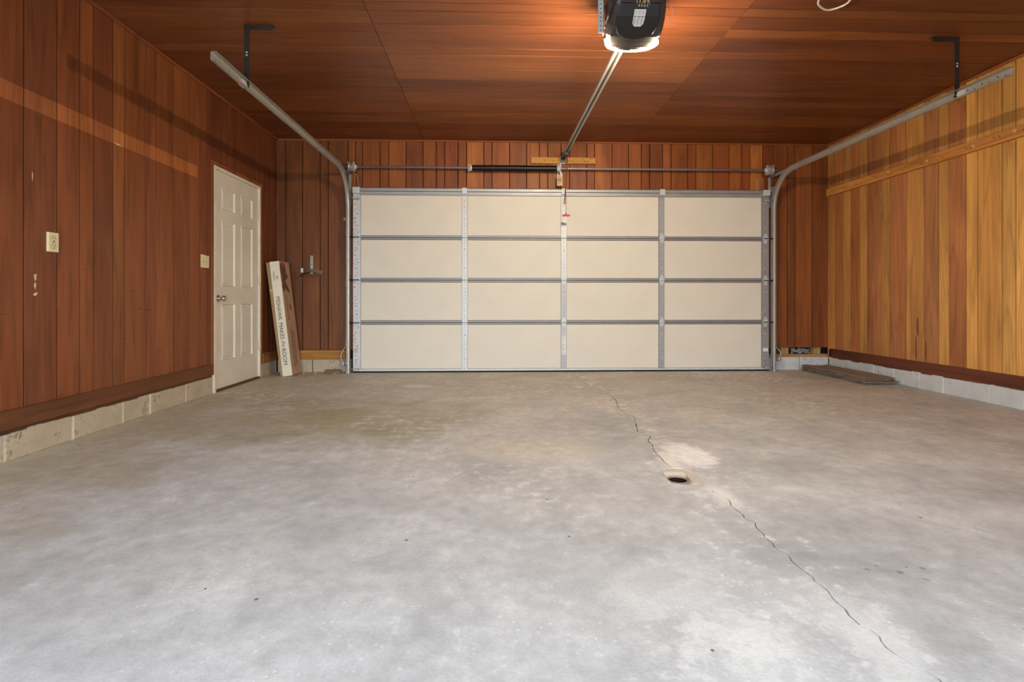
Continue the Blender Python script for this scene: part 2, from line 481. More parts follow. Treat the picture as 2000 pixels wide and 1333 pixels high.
# ------------------------------------------------------------------ floor
far = [(0.84, 6.40), (0.837, 6.014), (0.878, 5.889), (0.911, 5.654), (0.882, 5.509), (0.929, 5.335), (0.925, 5.051), (0.992, 4.932), (1.028, 4.713), (1.04, 4.537), (1.028, 4.351), (0.976, 4.062), (0.985, 3.859), (1.023, 3.755), (0.983, 3.567), (0.927, 3.318), (0.977, 3.215), (0.929, 3.099), (0.92, 2.98), (0.9, 2.869), (0.895, 2.678), (0.903, 2.60)]
near = [(0.950, 2.345), (0.977, 2.304), (0.972, 2.267), (1.0, 2.177), (0.98, 2.111), (0.987, 2.026), (0.978, 1.994), (0.999, 1.951), (0.982, 1.907), (0.981, 1.856), (0.972, 1.832), (0.974, 1.784), (0.966, 1.756), (0.98, 1.689), (0.972, 1.663), (0.973, 1.617), (0.979, 1.561), (0.972, 1.54), (0.977, 1.485), (0.967, 1.446), (0.968, 1.398), (0.959, 1.367), (0.959, 1.33), (0.971, 1.31), (0.977, 1.282), (0.967, 1.262), (0.961, 1.239), (0.965, 1.217), (0.972, 1.198), (0.978, 1.182), (0.992, 1.159), (1.0, 1.134), (0.996, 1.10), (0.985, 0.9), (1.01, 0.7), (0.99, 0.4), (1.02, 0.1), (0.99, -0.3), (1.0, -0.7), (0.995, YR)]
def jag(pl, step=0.035, amp=0.006):
    out = [pl[0]]
    for a, b in zip(pl, pl[1:]):
        d = math.hypot(b[0]-a[0], b[1]-a[1]); k = max(1, int(d / step))
        for i in range(1, k + 1):
            t = i / k
            j = amp if i < k else 0
            out.append((a[0] + (b[0]-a[0]) * t + random.uniform(-j, j), a[1] + (b[1]-a[1]) * t))
    return out
far, near = jag(far), jag(near, 0.02, 0.0025)
def side(pl, s, lo, hi):
    return [(x + s * random.uniform(lo, hi), y) for x, y in pl]
hc = [(0.823, 2.5000), (0.66, 2.4997), (0.43, 2.4994), (0.66, 2.4990), (0.822, 2.4986)]
Lside = side(far, -1, 0.0012, 0.0042) + [(0.832, 2.585), (0.826, 2.55)] + hc + [(0.821, 2.45), (0.826, 2.385), (0.90, 2.362)] + side(near, -1, 0.0012, 0.0030)
Rside = side(far, 1, 0.0012, 0.0042) + [(0.955, 2.592), (0.982, 2.55), (0.978, 2.47), (0.985, 2.40), (0.972, 2.37)] + side(near, 1, 0.0012, 0.0030)
def slab(edge, xo):
    q = MB()
    for (a, b_) in zip(edge, edge[1:]):     # y falls steadily along the edge
        q.add([(a[0], a[1], 0), (b_[0], b_[1], 0), (xo, b_[1], 0), (xo, a[1], 0)], [(0, 1, 2, 3)])
        q.add([(a[0], a[1], 0), (b_[0], b_[1], 0), (b_[0], b_[1], -0.04), (a[0], a[1], -0.04)], [(0, 1, 2, 3)])
    return q
fl = slab(Lside, XL - 0.12)
q2 = slab(Rside, XR + 0.12)
fl.add(q2.v, q2.f)
me = bpy.data.meshes.new('floor')
me.from_pydata(fl.v, [], fl.f)
for p in me.polygons:
    if abs(p.normal.z) > 0.5 and p.normal.z < 0: p.flip()
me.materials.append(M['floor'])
floor = bpy.data.objects.new('floor', me); COL.objects.link(floor); put(floor, (0, 0, 0), None)
struct(floor, 'grey stained concrete floor with a long crack')
box('subfloor', (XL - 0.12, YR, -0.20), (XR + 0.12, 6.40, -0.04), M['under'], floor)

# drain in the slab
dr = thing('floor_drain', (0.885, 2.45, -0.04), 'broken round clay drain set into the cracked concrete floor', 'drain')
q = MB()
ring_n = 20
cx, cy, r0 = 0.878, 2.452, 0.043
sq = []
for k in range(ring_n):
    a = 2 * PI * k / ring_n
    ca, sa = math.cos(a), math.sin(a)
    s = 1 / max(abs(ca), abs(sa))
    sq.append((min(1.0, max(0.815, cx + ca * s * 0.13)), cy + sa * s * 0.175, -0.0006 + (0.0 if ca > -0.6 else -0.030)))
inn = [(cx + r0 * 1.22 * math.cos(2*PI*k/ring_n), cy + r0 * 1.22 * math.sin(2*PI*k/ring_n), -0.018) for k in range(ring_n)]
mdl = [(a[0] * 0.35 + b_[0] * 0.65, a[1] * 0.35 + b_[1] * 0.65, max(a[2], -0.02) - 0.002 - 0.003 * random.random()) for a, b_ in zip(sq, inn)]
q.add(sq + mdl + inn, [(r_ * ring_n + k, r_ * ring_n + (k+1) % ring_n, (r_+1) * ring_n + (k+1) % ring_n, (r_+1) * ring_n + k) for r_ in (0, 1) for k in range(ring_n)])
q.build('mortar_bed', M['loose_mortar'], dr)
q = MB()
def ringed(prof):
    q = MB(); vs, fs = [], []
    for (z, r) in prof:
        for k in range(ring_n): vs.append((cx + r * math.cos(2*PI*k/ring_n), cy + r * math.sin(2*PI*k/ring_n), z))
    for i in range(len(prof) - 1):
        for k in range(ring_n): fs.append((i*ring_n+k, i*ring_n+(k+1) % ring_n, (i+1)*ring_n+(k+1) % ring_n, (i+1)*ring_n+k))
    return q.add(vs, fs, True)
ringed([(-0.012, r0), (-0.007, r0 * 1.04), (-0.006, r0 * 1.12), (-0.010, r0 * 1.22), (-0.03, r0 * 1.22)]).build('pipe_rim', M['pvc'], dr)
ringed([(-0.038, r0 * 1.02), (-0.012, r0 * 1.005)]).build('pipe_wall', M['pipe_shade'], dr)
MB().lathe((cx, cy, -0.0385), (0, 0, 1), [(0, r0 * 0.99), (0.002, r0 * 0.99)], ring_n).build('pipe_bottom', M['pipe_shade'], dr)
q = MB()
for (x, y, sx_, sy_, h) in ((0.957, 2.46, 0.024, 0.075, 0.0), (0.925, 2.56, 0.030, 0.022, -0.004), (0.948, 2.39, 0.026, 0.018, -0.001)):
    n = 9; pts = []
    for k in range(n):
        a = 2 * PI * k / n; rr = random.uniform(0.8, 1.15)
        pts.append((x + sx_ * rr * math.cos(a), y + sy_ * rr * math.sin(a), -0.03))
    q.prism(pts, (0, 0, 0.03 + h))
tag(q.build('mortar_lumps', M['loose_mortar'], dr), kind='stuff')

# ------------------------------------------------------------------ left wall
wl = box('wall_left', (XL - 0.16, YR, 0.0), (XL - T, 4.80, ZC + 0.02), M['cavity'])
struct(wl, 'left wall of dark red-brown vertical wood panelling')
box('wall_body', (XL - 0.16, 5.77, 0.0), (XL - T, 6.40, ZC + 0.02), M['cavity'], wl)
box('wall_body', (XL - 0.16, 4.80, 2.10), (XL - T, 5.77, ZC + 0.02), M['cavity'], wl)
gl = [2.913, 3.129, 3.295, 3.405, 3.575, 3.683, 3.902, 4.015, 4.231, 4.439, 4.602, 4.715]
pat = [0.216, 0.11, 0.208, 0.166, 0.11, 0.163, 0.113, 0.216]
y = 2.913; k = 0
pre = []
while y > YR + 0.3:
    y -= pat[k % 8]; k += 1; pre.append(y)
gl = [YR] + pre[::-1] + gl
RED = (124, 66, 36)
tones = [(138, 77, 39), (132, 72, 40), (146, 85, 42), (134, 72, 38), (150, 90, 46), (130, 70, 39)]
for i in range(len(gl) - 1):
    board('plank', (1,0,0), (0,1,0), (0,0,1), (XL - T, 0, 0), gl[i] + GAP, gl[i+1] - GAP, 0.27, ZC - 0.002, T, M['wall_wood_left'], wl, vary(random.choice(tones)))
board('plank', (1,0,0), (0,1,0), (0,0,1), (XL - T, 0, 0), 4.715 + GAP, 4.78, 0.27, ZC - 0.002, T, M['wall_wood_left'], wl, vary((118, 62, 33)))
ov = [4.785, 4.93, 5.045, 5.232, 5.345, 5.434, 5.58, 5.663, 5.815]
for i in range(len(ov) - 1):
    board('plank', (1,0,0), (0,1,0), (0,0,1), (XL - T, 0, 0), ov[i] + GAP, ov[i+1] - GAP, 2.135, ZC - 0.002, T, M['wall_wood'], wl, vary((118, 62, 33)))
ov = [5.82, 5.913, 6.03, 6.116, 6.198]
for i in range(len(ov) - 1):
    board('plank', (1,0,0), (0,1,0), (0,0,1), (XL - T, 0, 0), ov[i] + GAP, ov[i+1] - GAP, 0.262, ZC - 0.002, T, M['wall_wood'], wl, vary((112, 60, 31)))
# block course under it
js = [1.50, 1.93, 2.36, 2.80, 3.24, 3.665, 3.944, 4.39, 4.80]
js = [YR, -0.65, -0.22, 0.21, 0.64, 1.07] + js
for i in range(len(js) - 1):
    board('concrete_block', (1,0,0), (0,1,0), (0,0,1), (XL - 0.03, 0, 0), js[i] + 0.006, js[i+1] - 0.006, 0.0, 0.158 - 0.008 * random.random(), 0.032 + random.uniform(-0.002, 0.002), M['block_left'], wl, None, 0.004)
    box('mortar_joint', (XL - 0.03, js[i+1] - 0.007, 0.0), (XL - 0.002, js[i+1] + 0.007, 0.150), M['mortar'], wl)
board('concrete_block', (1,0,0), (0,1,0), (0,0,1), (XL - 0.03, 0, 0), 5.78, 6.19, 0.0, 0.15, 0.032, M['block_left'], wl, None, 0.004)
# pale filler smears and chips on the panelling
for (yy, zz, a, b_) in ((2.985, 0.985, 0.010, 0.028), (2.98, 0.935, 0.008, 0.022), (2.985, 0.885, 0.017, 0.014), (3.625, 1.915, 0.030, 0.005), (2.965, 1.545, 0.004, 0.03)):
    q = MB(); n = 9
    q.prism([(XL, yy + a * random.uniform(0.25, 1.2) * math.cos(2*PI*k/n), zz + b_ * random.uniform(0.3, 1.2) * math.sin(2*PI*k/n)) for k in range(n)], (0.0015, 0, 0))
    q.build('filler_smear', M['chip'], wl)

bb = board('baseboard_left', (1,0,0), (0,1,0), (0,0,1), (XL - T, 0, 0), YR, 4.785, 0.172, 0.272, T + 0.014, M['board_y'], None, vary((104, 62, 34), 0))
struct(bb, 'dark stained baseboard along the left wall')
q = MB()
n = 60
for i in range(n):
    y0 = YR + (4.78 - YR) * i / n; y1 = YR + (4.78 - YR) * (i + 1) / n
    z0 = 0.152 + random.uniform(-0.004, 0.006)
    q.box((XL - 0.008, y0, z0), (XL + random.uniform(0.003, 0.012), y1, 0.175))
o = q.build('splintered_sill', M['board_y'], bb, color=lin((92, 56, 32)))
o = board('baseboard_left_end', (1,0,0), (0,1,0), (0,0,1), (XL - T, 0, 0), 5.82, 6.185, 0.150, 0.262, T + 0.012, M['board_y'], None, vary((150, 98, 48), 0))
struct(o, 'short honey coloured baseboard between white door and corner')

# ------------------------------------------------------------------ back wall
wb = box('wall_back', (XL - 0.16, 6.30, 0.0), (XR + 0.16, 6.42, ZC + 0.02), M['cavity'])
struct(wb, 'back wall of orange-brown panelling around the overhead door')
gb = [-2.566, -2.468, -2.271, -2.066, -1.970, -1.735, -1.65, -1.569, -1.364, -1.259, -1.053, -.853, -.697, -.595, -.437, -.335, -.129, -.029, .179, .385, .54, .64, .8, .901, 1.109, 1.205, 1.417, 1.618, 1.774, 1.875, 2.035, 2.138, 2.341, 2.444, 2.651, 2.854, 3.007, 3.108, 3.268, 3.400, 3.572, 3.671, 3.883, 4.088]
bt = [(158, 88, 38), (144, 76, 34), (164, 96, 42), (138, 72, 34), (150, 82, 36)]
for i in range(len(gb) - 1):
    a, b_ = gb[i], gb[i + 1]
    if b_ <= -1.70: z0, t0 = 0.262, (122, 70, 34)
    elif a >= 3.39: z0, t0 = 0.272, (132, 74, 34)
    else: z0, t0 = 2.06, random.choice(bt)
    if b_ <= -1.5 and a > -1.8: z0 = 0.262; t0 = (128, 72, 34)
    if a >= 3.25 and a < 3.39: z0 = 0.272; t0 = (130, 66, 30)
    board('plank', (0,-1,0), (1,0,0), (0,0,1), (0, YB + T, 0), a + GAP, b_ - GAP, z0, ZC - 0.002, T, M['wall_wood'], wb, vary(t0))
# block footings, timber sole plate and studs in the gap low on the right
for (a, b_) in ((-2.56, -2.16), (-2.15, -1.70)):
    board('concrete_block', (0,-1,0), (1,0,0), (0,0,1), (0, YB + 0.1, 0), a, b_, 0.0, 0.148, 0.104, M['block_left'], wb, None, 0.004)
for (a, b_) in ((3.30, 3.72), (3.73, 4.085)):
    board('concrete_block', (0,-1,0), (1,0,0), (0,0,1), (0, YB + 0.1, 0), a, b_, 0.0, 0.156, 0.104, M['block_right'], wb, None, 0.004)
board('sole_plate', (0,-1,0), (1,0,0), (0,0,1), (0, YB + 0.1, 0), 3.30, 4.075, 0.157, 0.192, 0.095, M['board_x'], wb, vary((176, 128, 78), 0))
for (a, b_) in ((3.505, 3.60), (3.912, 4.0)):
    board('stud', (0,-1,0), (1,0,0), (0,0,1), (0, YB + 0.1, 0), a, b_, 0.192, 0.50, 0.080, M['board_z'], wb, vary((184, 142, 92), 0))
q = MB()
for i in range(40):
    x = random.uniform(3.66, 3.88); z = 0.20 + random.random() * 0.05
    q.lathe((x, 6.24 + random.uniform(0, 0.03), z), (random.random() + .1, random.random() - .5, random.random() - .5), [(-0.02, 0.004), (0, 0.016), (0.02, 0.005)], 6)
tag(q.build('insulation_batt', M['insul'], wb), kind='stuff')
box('wood_shim', (-1.785, YB - 0.022, 1.79), (-1.735, YB - 0.0005, 1.83), M['board_x'], wb, color=lin((190, 148, 100)))
o = board('baseboard_back', (0,-1,0), (1,0,0), (0,0,1), (0, YB + T, 0), -2.52, -1.765, 0.149, 0.258, T + 0.014, M['board_x'], None, vary((186, 126, 56), 0))
struct(o, 'honey yellow baseboard on the back wall beside the cartons')

# ------------------------------------------------------------------ right wall
wr = box('wall_right', (XR + T, YR, 0.0), (XR + 0.16, 6.42, ZC + 0.02), M['cavity'])
struct(wr, 'right wall of lighter golden brown vertical wood panelling')
gr = [6.196, 6.09, 5.926, 5.816, 5.661, 5.548, 5.336, 5.225, 5.011, 4.794, 4.633, 4.522, 4.355, 4.249, 4.035, 3.925]
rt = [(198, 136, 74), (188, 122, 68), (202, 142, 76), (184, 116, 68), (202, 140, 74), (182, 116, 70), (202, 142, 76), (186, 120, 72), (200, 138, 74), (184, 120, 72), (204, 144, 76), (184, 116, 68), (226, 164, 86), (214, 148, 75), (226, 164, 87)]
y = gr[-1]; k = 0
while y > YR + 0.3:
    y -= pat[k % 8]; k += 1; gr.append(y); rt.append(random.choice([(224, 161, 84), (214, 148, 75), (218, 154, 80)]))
gr.append(YR); rt.append((198, 140, 70))
for i in range(len(gr) - 1):
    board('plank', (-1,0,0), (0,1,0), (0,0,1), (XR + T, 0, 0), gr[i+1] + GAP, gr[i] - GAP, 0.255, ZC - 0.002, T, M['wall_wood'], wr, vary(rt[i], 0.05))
jr = [6.19, 5.93, 5.436, 5.157, 4.833, 4.570, 4.132, 3.70, 3.28, 2.86, 2.44, 2.02, 1.60, 1.18, 0.76, 0.34, -0.08, -0.5, YR]
for i in range(len(jr) - 1):
    board('concrete_block', (-1,0,0), (0,1,0), (0,0,1), (XR + 0.03, 0, 0), jr[i+1] + 0.004, jr[i] - 0.004, 0.0, 0.165 - 0.01 * random.random(), 0.036 + random.uniform(-0.003, 0.003), M['block_right'], wr, None, 0.004)
    if i: box('mortar_joint', (XR + 0.03, jr[i] - 0.005, 0.0), (XR - 0.001, jr[i] + 0.005, 0.155), M['mortar'], wr)
o = board('splinter', (-1,0,0), (0,1,0), (0,0,1), (XR, 0, 0), 5.335, 5.352, 1.80, 2.00, 0.006, M['board_z'], wr, lin((196, 152, 104)))
for (yy, w, za, zb) in ((4.885, 0.012, 0.268, 0.52), (4.868, 0.016, 0.50, 0.69), (4.772, 0.012, 0.27, 0.46)):
    n = 10; pts = []
    for k in range(n):
        a = 2 * PI * k / n
        pts.append((XR, yy + w * random.uniform(0.6, 1.1) * math.cos(a), (za + zb) / 2 + (zb - za) / 2 * math.sin(a)))
    MB().prism(pts, (-0.0006, 0, 0)).build('drip_stain', plain('dark_drip', (124, 66, 40), 0.5, var=0.2, vscale=30), wr)
br = board('baseboard_right', (-1,0,0), (0,1,0), (0,0,1), (XR + T, 0, 0), YR, 6.14, 0.160, 0.262, T + 0.014, M['board_y'], None, vary((104, 56, 36), 0))
struct(br, 'dark red-brown baseboard along the right wall')
q = MB()
for i in range(60):
    y0 = YR + (6.14 - YR) * i / 60; y1 = YR + (6.14 - YR) * (i + 1) / 60
    q.box((XR + 0.008, y0, 0.150 + random.uniform(-0.004, 0.004)), (XR - random.uniform(0.002, 0.012), y1, 0.162))
q.build('splintered_sill', M['board_y'], br, color=lin((132, 84, 54)))

# ------------------------------------------------------------------ wall behind the camera, with an unseen doorway added to let daylight in
OX0, OX1, OZ1 = -2.30, 1.9, 2.12
wq = box('wall_rear', (XL - 0.16, YR - 0.14, 0), (OX0, YR, ZC + 0.02), M['wall_wood'], color=lin((140, 80, 44)))
struct(wq, 'panelled wall behind the camera with a doorway added for daylight')
box('wall_body', (OX1, YR - 0.14, 0), (XR + 0.16, YR, ZC + 0.02), M['wall_wood'], wq, color=lin((140, 80, 44)))
box('wall_body', (OX0, YR - 0.14, OZ1), (OX1, YR, ZC + 0.02), M['wall_wood'], wq, color=lin((140, 80, 44)))
gd = box('ground', (-30, -40, -0.25), (30, YR, -0.02), M['ground'])  # unseen ground, added to block world light from below the horizon
struct(gd, 'pale unseen ground added outside the daylight doorway')
pl = bpy.data.lights.new('added_doorway_portal', 'AREA')
pl.shape = 'RECTANGLE'; pl.size = OX1 - OX0; pl.size_y = OZ1
pl.cycles.is_portal = True
po = bpy.data.objects.new('added_doorway_portal', pl)
po.location = ((OX0 + OX1) / 2, YR - 0.07, OZ1 / 2); po.rotation_euler = (PI / 2, 0, 0)
COL.objects.link(po)

# ------------------------------------------------------------------ ceiling
ce = box('ceiling', (XL - 0.16, YR - 0.14, ZC + T), (XR + 0.16, 6.42, ZC + 0.14), M['cavity'])
struct(ce, 'ceiling of dark brown grooved wood panelling')
gc = [6.198, 6.047, 5.81, 5.59, 5.386, 5.283, 5.034, 4.906, 4.772, 4.667, 4.493, 4.283, 4.031, 3.924, 3.705, 3.594, 3.428, 3.327]
y = gc[-1]; k = 0
while y > YR + 0.3:
    y -= pat[k % 8]; k += 1; gc.append(y)
gc.append(YR)
ct = [(128, 70, 36), (122, 66, 34), (134, 76, 38), (120, 64, 34), (136, 78, 40)]
xs = [XL, -0.84, 1.655, XR]
for i in range(len(gc) - 1):
    for j in range(3):
        tone = random.choice(ct)
        dz = 0.0
        board('plank', (0,0,-1), (0,1,0), (1,0,0), (0, 0, ZC + T - dz), gc[i+1] + GAP * 0.7, gc[i] - GAP * 0.7, xs[j] + 0.002, xs[j+1] - 0.002, T, M['ceil_wood'], ce, vary(tone if j < 2 else tuple(int(v * 0.97) for v in tone), 0.05), 0.0008)

for nm, a, b_, ax, lab in (('trim_1', (XL, YR, ZC - 0.022), (XL + 0.020, YB, ZC), 'board_y', 'thin brown strip where left wall meets ceiling'),
                           ('trim_2', (XL + 0.02, YB - 0.018, ZC - 0.020), (XR - 0.02, YB, ZC), 'board_x', 'thin brown strip where back wall meets ceiling'),
                           ('trim_3', (XR - 0.020, YR, ZC - 0.022), (XR, YB, ZC), 'board_y', 'thin brown strip where right wall meets ceiling')):
    o = MB().rbox(a, b_, 0.006).build(nm, M[ax], None, color=lin((150, 84, 42) if nm != 'trim_1' else (138, 72, 38)))
    struct(o, lab)
for nm, x, y, lab in (('trim_4', XL, YB, 'upright corner strip between left wall and back wall'), ('trim_5', XR, YB, 'upright corner strip between back wall and right wall')):
    sx_ = 1 if x < 0 else -1
    o = MB().rbox((x, y - 0.012, 0.26 if x < 0 else 0.13), (x + sx_ * 0.014, y, ZC - 0.022), 0.003).build(nm, M['board_z'], None, color=lin((120, 64, 34) if x < 0 else (168, 106, 60)))
    struct(o, lab)

# ------------------------------------------------------------------ white six-panel door in the left wall
d1 = tag(empty('door_1', (XL, 5.29, 0)), 'white six-panel side door with a round steel knob', 'door', kind='structure')
DX = XL - 0.012
y0, y1, z0, z1 = 4.858, 5.732, 0.022, 2.062
cols = [(4.985, 5.235), (5.355, 5.605)]
rows = [(0.275, 0.815), (0.98, 1.61), (1.71, 1.915)]
ys = [y0, cols[0][0], cols[0][1], cols[1][0], cols[1][1], y1]
zs = [z0, rows[0][0], rows[0][1], rows[1][0], rows[1][1], rows[2][0], rows[2][1], z1]
q = MB()
for i in range(5):
    for j in range(7):
        a, b_, c_, d_ = ys[i], ys[i+1], zs[j], zs[j+1]
        if i in (1, 3) and j in (1, 3, 5):
            rings = [(0, 0), (0.004, 0.004), (0.014, -0.011), (0.022, -0.011), (0.040, -0.003)]
            pv = []
            for (ins, dep) in rings:
                pv += [(DX + dep, a + ins, c_ + ins), (DX + dep, b_ - ins, c_ + ins), (DX + dep, b_ - ins, d_ - ins), (DX + dep, a + ins, d_ - ins)]
            fs = []
            for r_ in range(len(rings) - 1):
                for k in range(4): fs.append((r_*4+k, r_*4+(k+1) % 4, r_*4+4+(k+1) % 4, r_*4+4+k))
            fs.append(tuple(range(len(pv) - 4, len(pv))))
            q.add(pv, fs)
        else:
            q.add([(DX, a, c_), (DX, b_, c_), (DX, b_, d_), (DX, a, d_)], [(0, 1, 2, 3)])
q.box((DX - 0.044, y0, z0), (DX - 0.012, y1, z1))
me = q.mesh('door_leaf', (DX, 5.29, z0))
for p in me.polygons:
    if p.normal.x < -0.2 and p.center.x > -0.0125: p.flip()
me.materials.append(M['white_paint'])
leaf = bpy.data.objects.new('door_leaf', me); COL.objects.link(leaf); put(leaf, (DX, 5.29, z0), d1)
q = MB()
q.box((XL - 0.10, 4.822, 0.0), (XL + 0.006, 4.852, 2.092)).box((XL - 0.10, 5.738, 0.0), (XL + 0.006, 5.766, 2.092)).box((XL - 0.10, 4.852, 2.066), (XL + 0.006, 5.738, 2.092))
q.build('door_frame', M['jamb_paint'], d1)
for a, b_ in (((XL - T, 4.782, 0.17), (XL + 0.003, 4.8225, 2.132)), ((XL - T, 5.7655, 0.15), (XL + 0.003, 5.815, 2.132)), ((XL - T, 4.8225, 2.0925), (XL + 0.003, 5.7655, 2.132))):
    MB().rbox(a, b_, 0.002).build('door_casing', M['board_z'], d1, color=lin((142, 82, 42)))
box('threshold', (XL - 0.10, 4.852, 0.0), (XL + 0.012, 5.738, 0.020), M['board_y'], d1, color=lin((112, 76, 46)))
ky, kz = 4.918, 0.868
kn = MB().lathe((DX, ky, kz), (1, 0, 0), [(0, 0.032), (0.006, 0.032), (0.010, 0.024), (0.014, 0.013), (0.034, 0.012), (0.038, 0.020), (0.046, 0.027), (0.060, 0.028), (0.068, 0.022), (0.070, 0.0)], 20).build('door_knob', M['chrome'], d1)
MB().lathe((DX + 0.0695, ky, kz), (1, 0, 0), [(0, 0.010), (0.003, 0.009)], 14).build('key_button', M['galv_grey'], kn)
for z in (1.71, 1.02, 0.30):
    MB().box((XL - 0.006, 5.720, z), (XL + 0.001, 5.762, z + 0.10)).cyl((XL + 0.006, 5.741, z - 0.004), (XL + 0.006, 5.741, z + 0.104), 0.007, 10).build('hinge', M['jamb_paint'], d1)
q = MB(); n = 10
q.prism([(DX, 4.872 + 0.010 * random.uniform(.5, 1.2) * math.cos(2*PI*k/n), 0.68 + 0.10 * random.uniform(.7, 1.1) * math.sin(2*PI*k/n)) for k in range(n)], (0.0006, 0, 0))
q.build('grime_smear', plain('hand_grime', (132, 118, 100), 0.7, var=0.3, vscale=30), d1)

# ------------------------------------------------------------------ overhead garage door
d2 = tag(empty('door_2', (0.82, 6.13, 0)), 'wide cream sectional overhead garage door with galvanised ribs', 'door', kind='structure')
DX0, DX1 = -1.655, 3.296
YF = 6.122                       # room-side face of the cream panels
stiles = [(-1.655, -1.570), (-0.383, -0.321), (0.790, 0.852), (1.963, 2.027), (3.212, 3.296)]
zl = [0.018, 0.587, 1.087, 1.587, 2.165]
def punched(x0, x1, z0, z1, dense):
    q = MB()
    z = z0 + 0.03
    w = x1 - x0
    while z < z1 - 0.03:
        for _ in range(2 if dense else 1):
            hx = x0 + w * (random.choice((0.12, 0.35, 0.55, 0.72, 0.3, 0.5)) if dense else random.choice((0.45, 0.5, 0.55)))
            r = random.choice((0.0035, 0.005, 0.006)) if dense else random.choice((0.003, 0.0045))
            q.lathe((hx, YF - 0.0128, z + random.uniform(-0.01, 0.01)), (0, -1, 0), [(0, r), (0.0007, r)], 6, False)
        z += random.choice((0.028, 0.05, 0.04) if dense else (0.04, 0.075, 0.055))
    return q
for s in range(4):
    za, zb = zl[s], zl[s + 1]
    sec = box('door_section', (DX0, 6.134, za), (DX1, 6.176, zb - 0.002), M['cream'], d2)
    for i in range(4):
        a, b_ = stiles[i][1], stiles[i + 1][0]
        MB().rbox((a + 0.002, YF, za + 0.026), (b_ - 0.002, 6.135, zb - 0.026), 0.004).build('panel', M['cream'], sec)
        # steel rail lips above and below each panel
        top = zb - 0.026 if s < 3 else zb - 0.062
        for (c0, c1, nm) in ((za, za + 0.0255, 'bottom_rail'), (zb - 0.0255, zb - 0.002, 'top_rail')):
            q = MB()
            up = nm == 'top_rail'
            e0, e1 = c0, c1
            q.prism([(a, 6.135, e0), (a, YF - 0.006, e0 + (0.004 if up else 0)), (a, YF - 0.010, e0 + 0.008), (a, YF - 0.010, e1 - 0.006), (a, YF - 0.003, e1), (a, 6.135, e1)], (b_ - a, 0, 0))
            q.build(nm, M['rail_grey'] if not (s == 0 and not up) else M['galv'], sec)
    for i, (a, b_) in enumerate(stiles):
        q = MB().box((a, YF - 0.011, za + 0.001), (b_, 6.134, zb - 0.003))
        q.box((a, YF - 0.0125, za + 0.001), (a + 0.006, YF - 0.011, zb - 0.003)).box((b_ - 0.006, YF - 0.0125, za + 0.001), (b_, YF - 0.011, zb - 0.003))
        st = q.build('stile', M['galv'] if i < 2 or (i == 2 and s > 1) else M['galv_grey'], sec)  # lighter steel left, greyer right: difference in reflection painted into the colour
        o = punched(a, b_, za, zb, i == 0).build('punched_holes', M['slot'], sec)
        tag(o, kind='stuff')
        # bolt heads
        if i > 0:
            q = MB()
            for zz in (za + 0.14, zb - 0.14):
                q.lathe(((a + b_) / 2, YF - 0.011, zz), (0, -1, 0), [(0, 0.009), (0.004, 0.008), (0.005, 0.004)], 8)
            tag(q.build('bolt_heads', M['galv'], sec), kind='stuff')
# hinges on every joint
for s in (1, 2, 3):
    z = zl[s]
    for i, (a, b_) in enumerate(stiles):
        x = (a + b_) / 2; w = 0.028
        q = MB()
        yb = YF - 0.0125
        q.prism([(x - w, yb, z + 0.004), (x + w, yb, z + 0.004), (x + 0.010, yb, z + 0.062), (x - 0.010, yb, z + 0.062)], (0, -0.004, 0))
        q.prism([(x - w, yb, z - 0.004), (x + w, yb, z - 0.004), (x + 0.012, yb, z - 0.058), (x - 0.012, yb, z - 0.058)], (0, -0.004, 0))
        q.cyl((x - 0.036, yb - 0.010, z), (x + 0.036, yb - 0.010, z), 0.009, 10)
        for dz in (0.022, 0.048, -0.022, -0.044): q.lathe((x, yb - 0.004, z + dz), (0, -1, 0), [(0, 0.006), (0.004, 0.004)], 6)
        if i in (0, 4):
            sg = -1 if i == 0 else 1
            q.box((x - 0.032, yb - 0.034, z - 0.010), (x + 0.032, yb - 0.028, z + 0.010)).box((x - 0.032, yb - 0.034, z - 0.008), (x - 0.028, yb, z + 0.008)).box((x + 0.028, yb - 0.034, z - 0.008), (x + 0.032, yb, z + 0.008))
        h = q.build('hinge', M['galv'], d2)
for s, z in enumerate((0.05, 0.587, 1.087, 1.587, 2.045)):
    for sg, x in ((-1, -1.655), (1, 3.296)):
        q = MB().cyl((x - sg * 0.075, YF - 0.045, z), (x + sg * 0.052, YF - 0.045, z), 0.006, 8)
        q.lathe((x + sg * 0.040, YF - 0.045, z), (sg, 0, 0), [(0, 0.022), (0.003, 0.023), (0.010, 0.020), (0.018, 0.023), (0.021, 0.022)], 16)
        if s in (0, 4):
            q.box((x - sg * 0.075, YF - 0.050, z - 0.016), (x - sg * 0.006, YF - 0.013, z + 0.004))
        q.build('roller', M['black'] if s not in (0, 4) else M['galv_grey'], d2)
# stiffening strut across the top and aluminium toe with seal at the bottom
q = MB()
q.prism([(DX0 + 0.085, YF - 0.011, 2.168), (DX0 + 0.085, YF - 0.030, 2.168), (DX0 + 0.085, YF - 0.046, 2.156), (DX0 + 0.085, YF - 0.046, 2.128), (DX0 + 0.085, YF - 0.020, 2.122), (DX0 + 0.085, YF - 0.020, 2.104), (DX0 + 0.085, YF - 0.034, 2.098), (DX0 + 0.085, YF - 0.034, 2.086), (DX0 + 0.085, YF - 0.011, 2.084)], (DX1 - DX0 - 0.17, 0, 0))
q.build('top_strut', M['galv_grey'], d2)
for i, (a, b_) in enumerate(stiles):
    MB().rbox((a + 0.001, YF - 0.049, 2.10), (b_ - 0.001, YF - 0.013, 2.170), 0.003).build('strut_clip', M['galv'], d2) if i in (0, 1, 2, 3, 4) else None
q = MB().box((DX0, YF - 0.016, 0.012), (DX1, 6.17, 0.0185)).box((DX0, YF - 0.016, 0.012), (DX1, YF - 0.011, 0.034))
